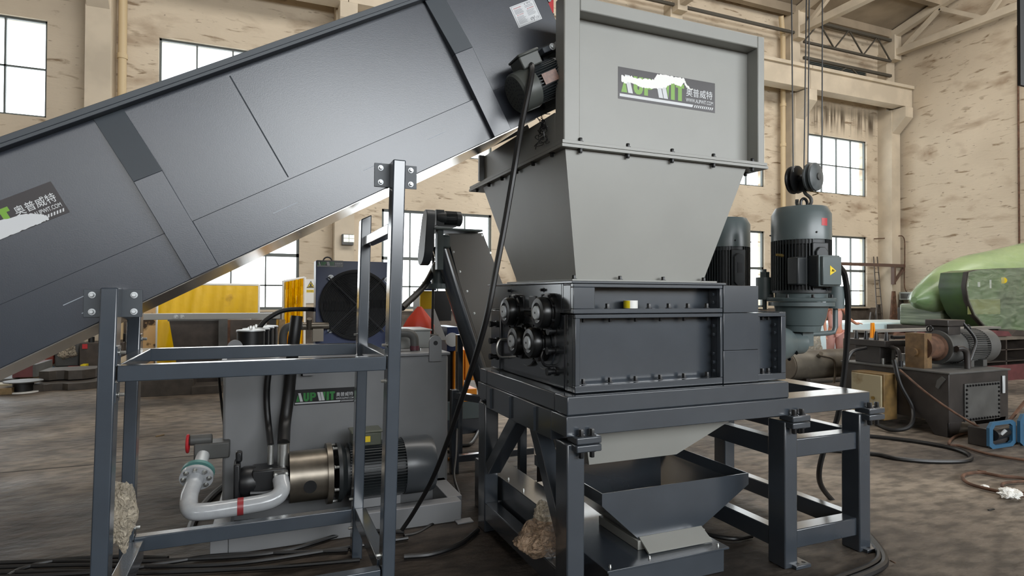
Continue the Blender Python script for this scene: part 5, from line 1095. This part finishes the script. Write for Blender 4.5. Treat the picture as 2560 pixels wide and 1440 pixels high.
# leaning sheets, ladder
for i, (x0, x1, yt) in enumerate(((2175, 2186, 762), (2215, 2224, 728), (2234, 2243, 748), (2160, 2170, 780))):
    a_, b_ = at(x0, 810, y=16.2), at(x1, yt, y=16.5); q = M(); q.loft([[(a_.x - .2, 15.9, 0), (a_.x + .35, 15.9, 0), (a_.x + .35, 15.98, 0), (a_.x - .2, 15.98, 0)], [(b_.x - .05, 16.32, b_.z), (b_.x + .1, 16.32, b_.z), (b_.x + .1, 16.38, b_.z), (b_.x - .05, 16.38, b_.z)]])
    tag(q.build('leaning_sheet', RUST if i == 1 else DARKM), ('dark pointed metal sheet leaning left of the ladder', 'tall narrow brown sheet leaning right of the ladder', 'dark pointed sheet leaning on the corner pilaster, right of the ladder', 'low dark sheet leaning under the lower right window')[i], 'metal sheet')
ld = thing('ladder', 'thin dark steel ladder leaning on the wall near the back right corner', 'ladder', (22.6, 16.0, 0))
l0, l1, r0, r1 = at(2196, 812, y=15.8), at(2184, 642, y=16.9), at(2211, 812, y=15.8), at(2193, 642, y=16.9)
l0.z = r0.z = 0; LM = mat('ladder_steel', '#4b433c', .6)
for a_, b_ in ((l0, l1), (r0, r1)): M().cyl(a_, b_, .022, n=8).build('rail', LM, ld)
for k in range(1, 10):
    t_ = k / 10; M().cyl(l0.lerp(l1, t_), r0.lerp(r1, t_), .016, n=6).build('rung', LM, ld)
gc = thing('grey_cabinet', 'grey cabinet with dark openings standing by the end wall behind the green machine', 'cabinet', (22.5, 14.0, 0))
a_, b_ = at(2292, 770, y=14), at(2340, 815, y=14); M().box(a_.x, 14, 0, a_.x + 1.1, 14.7, a_.z).build('cabinet_body', OLDM, gc, .01); M().box(a_.x + .62, 13.98, .75, a_.x + 1.0, 14.0, 1.35).build('dark_opening', BLK, gc)
# rag, debris, stones on the floor
blob('white_rag', fl(2525, 1247, .0), (.075, .06, .03), 4, WHITE, 'crumpled white rag lying on the brown cables at right', 'rag', amp=.6)
blob('white_scrap', fl(2462, 1221, .0), (.03, .025, .012), 8, WHITE, 'small white scrap left of the crumpled white rag', 'scrap')
for i, (px, py, s, m_, lb) in enumerate(((2478, 1275, .022, BLK, 'small black clip on the floor below the white rag'), (400, 1090, .03, WOOD, 'thin pale wooden stick on the floor behind the left conveyor legs'), (2232, 1405, .012, RUST, 'tiny brown twig on the floor right of the curled cables'), (2455, 1178, .02, RUST, 'small dark leaf beside the brown cable loop'))):
    c = fl(px, py, 0); q = M(Matrix.Translation(c) @ Matrix.Rotation(i * .7, 4, 'Z')); q.box(-s * 1.6, -s * .3, 0, s * 1.6, s * .3, s * .35); tag(q.build('floor_debris', m_, None, s * .1), lb, 'debris')

# ================================================================== LEFT BACKGROUND
yc = thing('welding_curtain', 'wide bright yellow welding curtain on a frame below the conveyor', 'curtain', (-.5, 13, 0))
CYy = 13.0
def curtain(pxs, top, bot, root, y, seed=1, wav=.03):
    rr = random.Random(seed); n = 40; L = []
    for j in range(13):
        row = []
        for i in range(n + 1):
            t = i / n; px = pxs[0] + (pxs[1] - pxs[0]) * t; pt = top[0] + (top[1] - top[0]) * t
            a = at(px, pt, y=y); z = a.z + (bot - a.z) * j / 12
            row.append(V((a.x, y + wav * sin(t * 23 + seed + j * .25) * (.3 + j / 12) + .4 * wav * sin(t * 61 + j * .6), z)))
        L.append(row)
    q = M(); vs = [p for r in L for p in r] + [p + V((0, .006, 0)) for r in L for p in r]; w_ = n + 1; N_ = w_ * 13; fs = []
    for j in range(12):
        for i in range(n):
            a = j * w_ + i; fs.append((a, a + 1, a + w_ + 1, a + w_)); fs.append((N_ + a, N_ + a + w_, N_ + a + w_ + 1, N_ + a + 1))
    q.add(vs, fs); q.build('vinyl_sheet', YEL, root)
curtain((395, 645), (712, 715), .25, yc, CYy, 1, .02)
a, b = at(393, 712, y=CYy), at(647, 715, y=CYy)
for c in (a, b): M().cyl((c.x, CYy + .03, 0), (c.x, CYy + .03, c.z + .03), .025).build('frame_post', WHITE, yc)
M().cyl((a.x, CYy + .03, a.z + .02), (b.x, CYy + .03, b.z + .02), .025).build('frame_rail', WHITE, yc)
yd = thing('welding_curtain', 'narrow scorched yellow welding curtain left of the blue cooler', 'curtain', (1.2, 11, 0))
curtain((711, 758), (706, 695), .2, yd, 11.0, 3, .05)
a, b = at(709, 706, y=11), at(762, 697, y=11)
for c in (a, b): M().cyl((c.x, 11.03, 0), (c.x, 11.03, c.z + .03), .022).build('frame_post', WHITE, yd)
M().cyl((a.x, 11.03, a.z + .02), (b.x, 11.03, b.z + .02), .022).build('frame_rail', WHITE, yd)
sg = thing('warning_sign', 'white wall notice with a yellow warning triangle left of the blue cooler', 'sign', at(775, 740, y=16.97))
SY = 16.96; a, b = at(763, 758, y=SY), at(790, 698, y=SY)
M().box(a.x, SY, a.z, b.x, SY + .03, b.z).build('sign_board', WHITE, sg)
q = M(); cx = at(777, 715, y=SY).x; z0_ = at(777, 720, y=SY).z; z1_ = at(777, 702, y=SY).z; w_ = (z1_ - z0_) * .56
q.i = 1; q.prism([(cx - w_, z0_), (cx + w_, z0_), (cx, z1_)], SY - .004, SY - .001, 'y'); q.i = 0; q.prism([(cx - w_ * .8, z0_ + .02), (cx + w_ * .8, z0_ + .02), (cx, z1_ - .035)], SY - .006, SY - .004, 'y')
q.i = 1; q.box(cx - .02, SY - .008, z0_ + .04, cx + .02, SY - .006, z0_ + .12); q.box(cx - .06, SY - .008, z0_ + .03, cx + .06, SY - .006, z0_ + .055)
q.i = 0; q.box(cx - w_, SY - .003, z0_ - .12, cx + w_, SY - .001, z0_ - .05)
q.build('warning_symbol', [YPAINT, BLK], sg, smooth=False)
q = M(Matrix.Translation((0, SY - .004, 0)) @ Matrix.Rotation(pi / 2, 4, 'X')); add_text(q, '当心机械伤人', cx - w_ * .9, cx + w_ * .9, z0_ - .11, z0_ - .06, 0); q.build('sign_lettering', BLK, sg, smooth=False)
lg = thing('floodlight', 'square grey floodlight mounted on the pilaster above the blue cooler', 'lamp', at(869, 600, y=16.3))
a, b = at(855, 612, y=16.25), at(884, 586, y=16.25)
M().box(a.x, 16.25, a.z, b.x, 16.38, b.z).build('lamp_housing', OLDM, lg, .01); 
q = M()
for i in range(2):
    for j in range(2): q.box(a.x + .04 + i * .14, 16.24, a.z + .08 + j * .1, a.x + .17 + i * .14, 16.25, a.z + .17 + j * .1)
q.build('led_panel', mat('led_lens', '#d9dfd8', .3, emis=('#eef0d8', .5)), lg)
# grey rail, dark bench and scrap behind the tank
gb = thing('grey_gantry_rail', 'long grey steel beam spanning below the yellow curtain', 'beam', (0, 9.5, 0))
a, b = at(322, 785, y=9.5), at(700, 802, y=9.5); q = M(); q.box(a.x, 9.5, at(358, 800, y=9.5).z, b.x, 9.7, a.z); q.build('beam', mat('gantry_grey', '#a8aaa8', .4), gb, .004)
for x in (a.x, b.x - .15): M().box(x, 9.55, 0, x + .1, 9.65, at(358, 800, y=9.5).z).build('beam_post', OLDM, gb)
for px in (440, 455): bolt(gb, at(px, 792, y=9.5), (0, -1, 0), .02, ZINC, .03)
db = thing('dark_steel_bin', 'dark open steel bin with a slanted side in front of the yellow curtain', 'bin', (-.5, 12, 0))
BYy = 11.6; a1, a2, a3, a4 = at(423, 803, y=BYy), at(560, 800, y=BYy), at(560, 900, y=BYy), at(452, 900, y=BYy)
z0_ = .02; q = M(); q.loft([[(p.x, BYy, z) for p, z in ((a1, a1.z), (a2, a1.z), (a3, z0_), (a4, z0_))], [(p.x, BYy + 1.0, z) for p, z in ((a1, a1.z), (a2, a1.z), (a3, z0_), (a4, z0_))]]); q.build('bin_body', DARKM, db); 
q = M(); q.box(a1.x - .02, BYy - .03, a1.z, a2.x + .02, BYy + 1.03, a1.z + .03); q.build('bin_rim', OLDM, db)
dt = thing('dark_steel_bin', 'darker steel bin with a rusty corner post right of the slanted bin', 'bin', (.6, 12, 0))
a1, a2 = at(563, 800, y=11.5), at(690, 803, y=11.5); M().box(a1.x, 11.5, 0, a2.x, 12.4, a1.z).build('bin_body', DARKM, dt, .01); M().box(a1.x - .1, 11.46, 0, a1.x + .04, 11.52, a1.z + .03).build('corner_post', OLDM, dt); M().box(a1.x + .04, 11.47, 0, a1.x + .08, 11.5, a1.z).build('rust_strip', RUST, dt)
tag(M().bar(at(565, 797, y=11.9), at(627, 800, y=11.7), .05, .04).build('steel_tube', WHITE), 'short pale tube lying across the bin tops behind the tank', 'tube')
for k in range(2):
    a_, b_ = at(670 + k * 22, 870, y=10.5), at(690 + k * 16, 800, y=10.8); tag(M().bar(V((a_.x, 10.3, 0)), b_, .09, .05).build('leaning_plank', (mat('yellow_plank', '#a8801c', .6, noise=.4, nscale=5), WOOD)[k]), ('yellow painted plank' if k == 0 else 'brown plank') + ' leaning by the bins behind the filter pots', 'plank')
wl = thing('patched_wall_board', 'torn beige and brown board standing left of the yellow curtain', 'board', (-2.2, 15, 0))
a_, b_ = at(362, 900, y=13.6), at(392, 806, y=13.6); M().box(a_.x - .1, 13.6, 0, b_.x, 13.68, b_.z + .35).build('board', mat('torn_board', '#cdb088', .8, col2='#3b302a', nscale=3, lo=.45, hi=.5), wl)
# steel lying on the left floor
stl = mat('flame_cut_steel', '#4c4640', .6, noise=.35, nscale=6)
def fbox(name, px0, px1, pyf, pyt, depth, m_, label, cat, rot=0., bev=.004):
    a, b = at(px0, pyf, z=0), at(px1, pyf, z=0); y = (a.y + b.y) / 2; h = at((px0 + px1) / 2, pyt, y=y).z
    q = M(); q.box(-(b.x - a.x) / 2, 0, 0, (b.x - a.x) / 2, depth, max(h, .03)); o = q.build(name, m_, None, bev); o.location = ((a.x + b.x) / 2, y + depth / 2, 0); o.rotation_euler.z = rot; return tag(o, label, cat)
def steelbox(px0, px1, pyf, pyt, depth, m_, label, cat='steel block', rot=0., name='steel_block'): return fbox(name, px0, px1, pyf, pyt, depth, m_, label, cat, rot)
steelbox(352, 480, 990, 950, .7, stl, 'low dark drilled steel block on the floor behind the left conveyor legs', rot=0)
def flame(px0, px1, pyf, pyt, depth, label, rot=0):
    a, b = at(px0, pyf, z=0), at(px1, pyf, z=0); y = (a.y + b.y) / 2; h = at((px0 + px1) / 2, pyt, y=y).z; w = b.x - a.x
    top = [(-w / 2, 0), (-w / 2 + w * .2, -.05), (-w / 2 + w * .3, .03), (-w * .05, .03), (.05 * w, -.06), (w * .3, -.04), (w / 2, .12), (w / 2, depth), (0, depth * 1.1), (-w / 2, depth)]
    q = M(); q.prism(top, 0, max(h, .04)); o = q.build('cut_steel_plate', stl, None, .004); o.location = ((a.x + b.x) / 2, y + depth / 2, 0); return tag(o, label, 'steel plate')
flame(88, 240, 975, 958, .9, 'thin flame cut steel plate with scalloped edge, lowest on the left floor')
o = flame(104, 228, 968, 945, .6, 'thick dark steel plate stacked on the scalloped plate'); o.location.z = .13
o = flame(160, 260, 945, 935, .5, 'narrow dark steel plate behind the stacked plates on the left')
o.location.y += .5
bx_ = thing('maroon_box_section', 'maroon primed box section lying in front of the steel plates at left', 'steel box', at(62, 960, z=0))
a, b = at(30, 962, z=0), at(68, 962, z=0); y = a.y; q = M(); q.box(a.x, y, .12, b.x + .05, y + .9, .34); q.build('box_section', MAROON, bx_, .004); M().box(b.x + .05, y, .12, b.x + .10, y + .9, .34).build('end_plate', OLDM, bx_)
M().box(a.x + .05, y + .2, 0, a.x + .15, y + .7, .12).build('packer', WOOD, bx_); M().box(b.x - .1, y + .2, 0, b.x, y + .7, .12).build('packer', WOOD, bx_)
c = at(58, 980, z=0)
sp = thing('cable_drum', 'small black cable drum with pale flanges lying on the left floor', 'drum', c)
M().cyl(c, c + V((0, 0, .02)), .22, n=32).build('flange', WHITE, sp); M().cyl(c + V((0, 0, .02)), c + V((0, 0, .17)), .14, n=32).build('wound_cable', RUB, sp); M().cyl(c + V((0, 0, .17)), c + V((0, 0, .185)), .26, n=32).build('flange', OLDM, sp)
steelbox(-40, 24, 988, 972, .35, WOOD, 'lower timber block at the left edge of the picture', 'timber', name='timber_block')
steelbox(-60, 16, 975, 962, .3, BEIGEB, 'pale timber block behind the lower one at the left edge', 'timber', name='timber_block')
steelbox(-50, 28, 965, 948, .5, OLDM, 'grey green steel channel at the left edge beside the maroon box', 'steel channel', name='steel_channel')
steelbox(8, 60, 948, 938, .8, BLUM, 'light blue painted flat plate behind the maroon box section', 'steel plate', name='painted_plate')
om2 = thing('old_machine_cabinet', 'dark brown machine cabinet with a red sign behind the left conveyor leg', 'machine', at(220, 912, z=0))
a, b = at(198, 919, z=0), at(300, 919, z=0); y = a.y; h = at(220, 858, y=y).z
M().box(a.x, y, 0, b.x, y + 1, h).build('cabinet_body', DARKM, om2, .01); c1_, c2_ = at(206, 872, y=y), at(219, 860, y=y); M().box(c1_.x, y - .02, c1_.z, c2_.x, y, c2_.z).build('red_sign', RED, om2); 
for k in range(5): M().cyl((a.x + .15 + k * .22, y + .3, h), (a.x + .15 + k * .22, y + .3, h + .12 + .06 * (k % 2)), .06).build('machine_knob', BLK, om2)
om3 = thing('film_wrapped_machine', 'film wrapped grey machine left of the brown cabinet, far behind', 'machine', at(170, 912, z=0))
a, b = at(136, 918, z=0), at(192, 918, z=0); y = a.y; h = at(160, 858, y=y).z; M().box(a.x, y, 0, b.x, y + .8, h).build('machine_body', OLDM, om3, .03)
blob('film_cover', (a.x * .5 + b.x * .5, y + .2, .1), ((b.x - a.x) * .45, .35, h * .42), 6, CRUMP, 'shiny film sheet draped over the far grey machine at left', 'plastic film')
om4 = thing('red_floor_machine', 'low rust red machine far behind under the conveyor', 'machine', at(100, 912, z=0))
a, b = at(80, 912, z=0), at(128, 912, z=0); y = a.y; h = at(100, 878, y=y).z; M().box(a.x, y, 0, b.x, y + .6, h * .8).build('machine_body', mat('rust_red', '#8c3f34', .6), om4, .02); M().cyl((b.x, y + .2, .25), (b.x + .3, y + .2, .25), .16).build('side_motor', BLK, om4)
steelbox(168, 200, 920, 917, .15, RED, 'red bar lying on the far floor by the brown cabinet', 'bar', name='red_bar')
steelbox(201, 213, 922, 912, .25, CARD, 'small yellow block on the floor right of the red bar', 'block', name='yellow_block')
steelbox(480, 555, 985, 965, .5, stl, 'dark flat steel plate on the floor left of the hydraulic tank', 'steel plate', name='floor_plate')
steelbox(30, 120, 925, 922, .3, BLUM, 'thin blue strip on the far left floor behind the plates', 'strip', name='blue_strip')
# red crane pendant at the conveyor head
cpd = thing('crane_pendant', 'red push button crane pendant hanging by the conveyor head', 'pendant control', at(1378, 20, y=4.6))
a, b = at(1368, 30, y=4.6), at(1386, -60, y=4.6)
M().box(a.x, 4.6, a.z, b.x, 4.66, b.z).build('pendant_body', RED, cpd, .015); M().box(a.x - .03, 4.59, a.z + .05, a.x + .01, 4.65, b.z).build('button_cover', BLK, cpd, .006); M().box(a.x, 4.6, a.z - .012, b.x, 4.66, a.z).build('rubber_foot', BLK, cpd)
M().cyl(at(1374, 0, y=4.598), at(1374, 0, y=4.575), .014).build('push_button', SILV, cpd)
M().cyl(((a.x + b.x) / 2, 4.63, b.z), ((a.x + b.x) / 2, 4.63, 12.0), .012, n=8).build('pendant_cable', RUB, cpd)
# dark strap hanging close at the right edge
hs = M(); t0 = at(2552, 0, y=1.6); b0 = at(2556, 215, y=1.6); hs.bar(b0, V((b0.x - .02, b0.y, 13.5)), .05, .012, (0, 1, 0)); tag(hs.build('hanging_strap', BLK), 'dark blurred strap hanging down at the top right edge', 'strap')

M().box(-18, at(280, 1158, z=0).y, 0, at(840, 1120, z=0).x, at(280, 1158, z=0).y + .02, .0015).build('trim_90', mat('floor_joint', '#241f1c', .8), kind='structure', smooth=False)
c = at(1052, 812, y=5.7); rb = thing('red_sack', 'crumpled orange red sack behind the valve cover on the tank', 'sack', (c.x, 5.95, 0))
M().box(c.x - .25, 5.95, 0, c.x + .25, 6.3, 1.2).build('stand_box', OLDM, rb, .01)
c = at(1050, 800, y=6.1); from mathutils import noise as _n
q = M(); q.loft([[(c.x + r_ * cos(a) * (1 + .2 * sin(3 * a + h)), 6.12 + r_ * .6 * sin(a), 1.2 + h) for a in [2 * pi * k / 20 for k in range(20)]] for r_, h in ((.14, 0), (.15, .08), (.11, .16), (.05, .24), (.02, .28))]); q.build('sack', mat('sack_red', '#d6452c', .5), rb)
c = at(2040, 840, y=8.9)
blob('film_bale', (c.x, 8.95, 0), (.16, .12, .47), 12, CRUMP, 'pale plastic film bundle standing behind the gearbox, left of the person', 'plastic film')
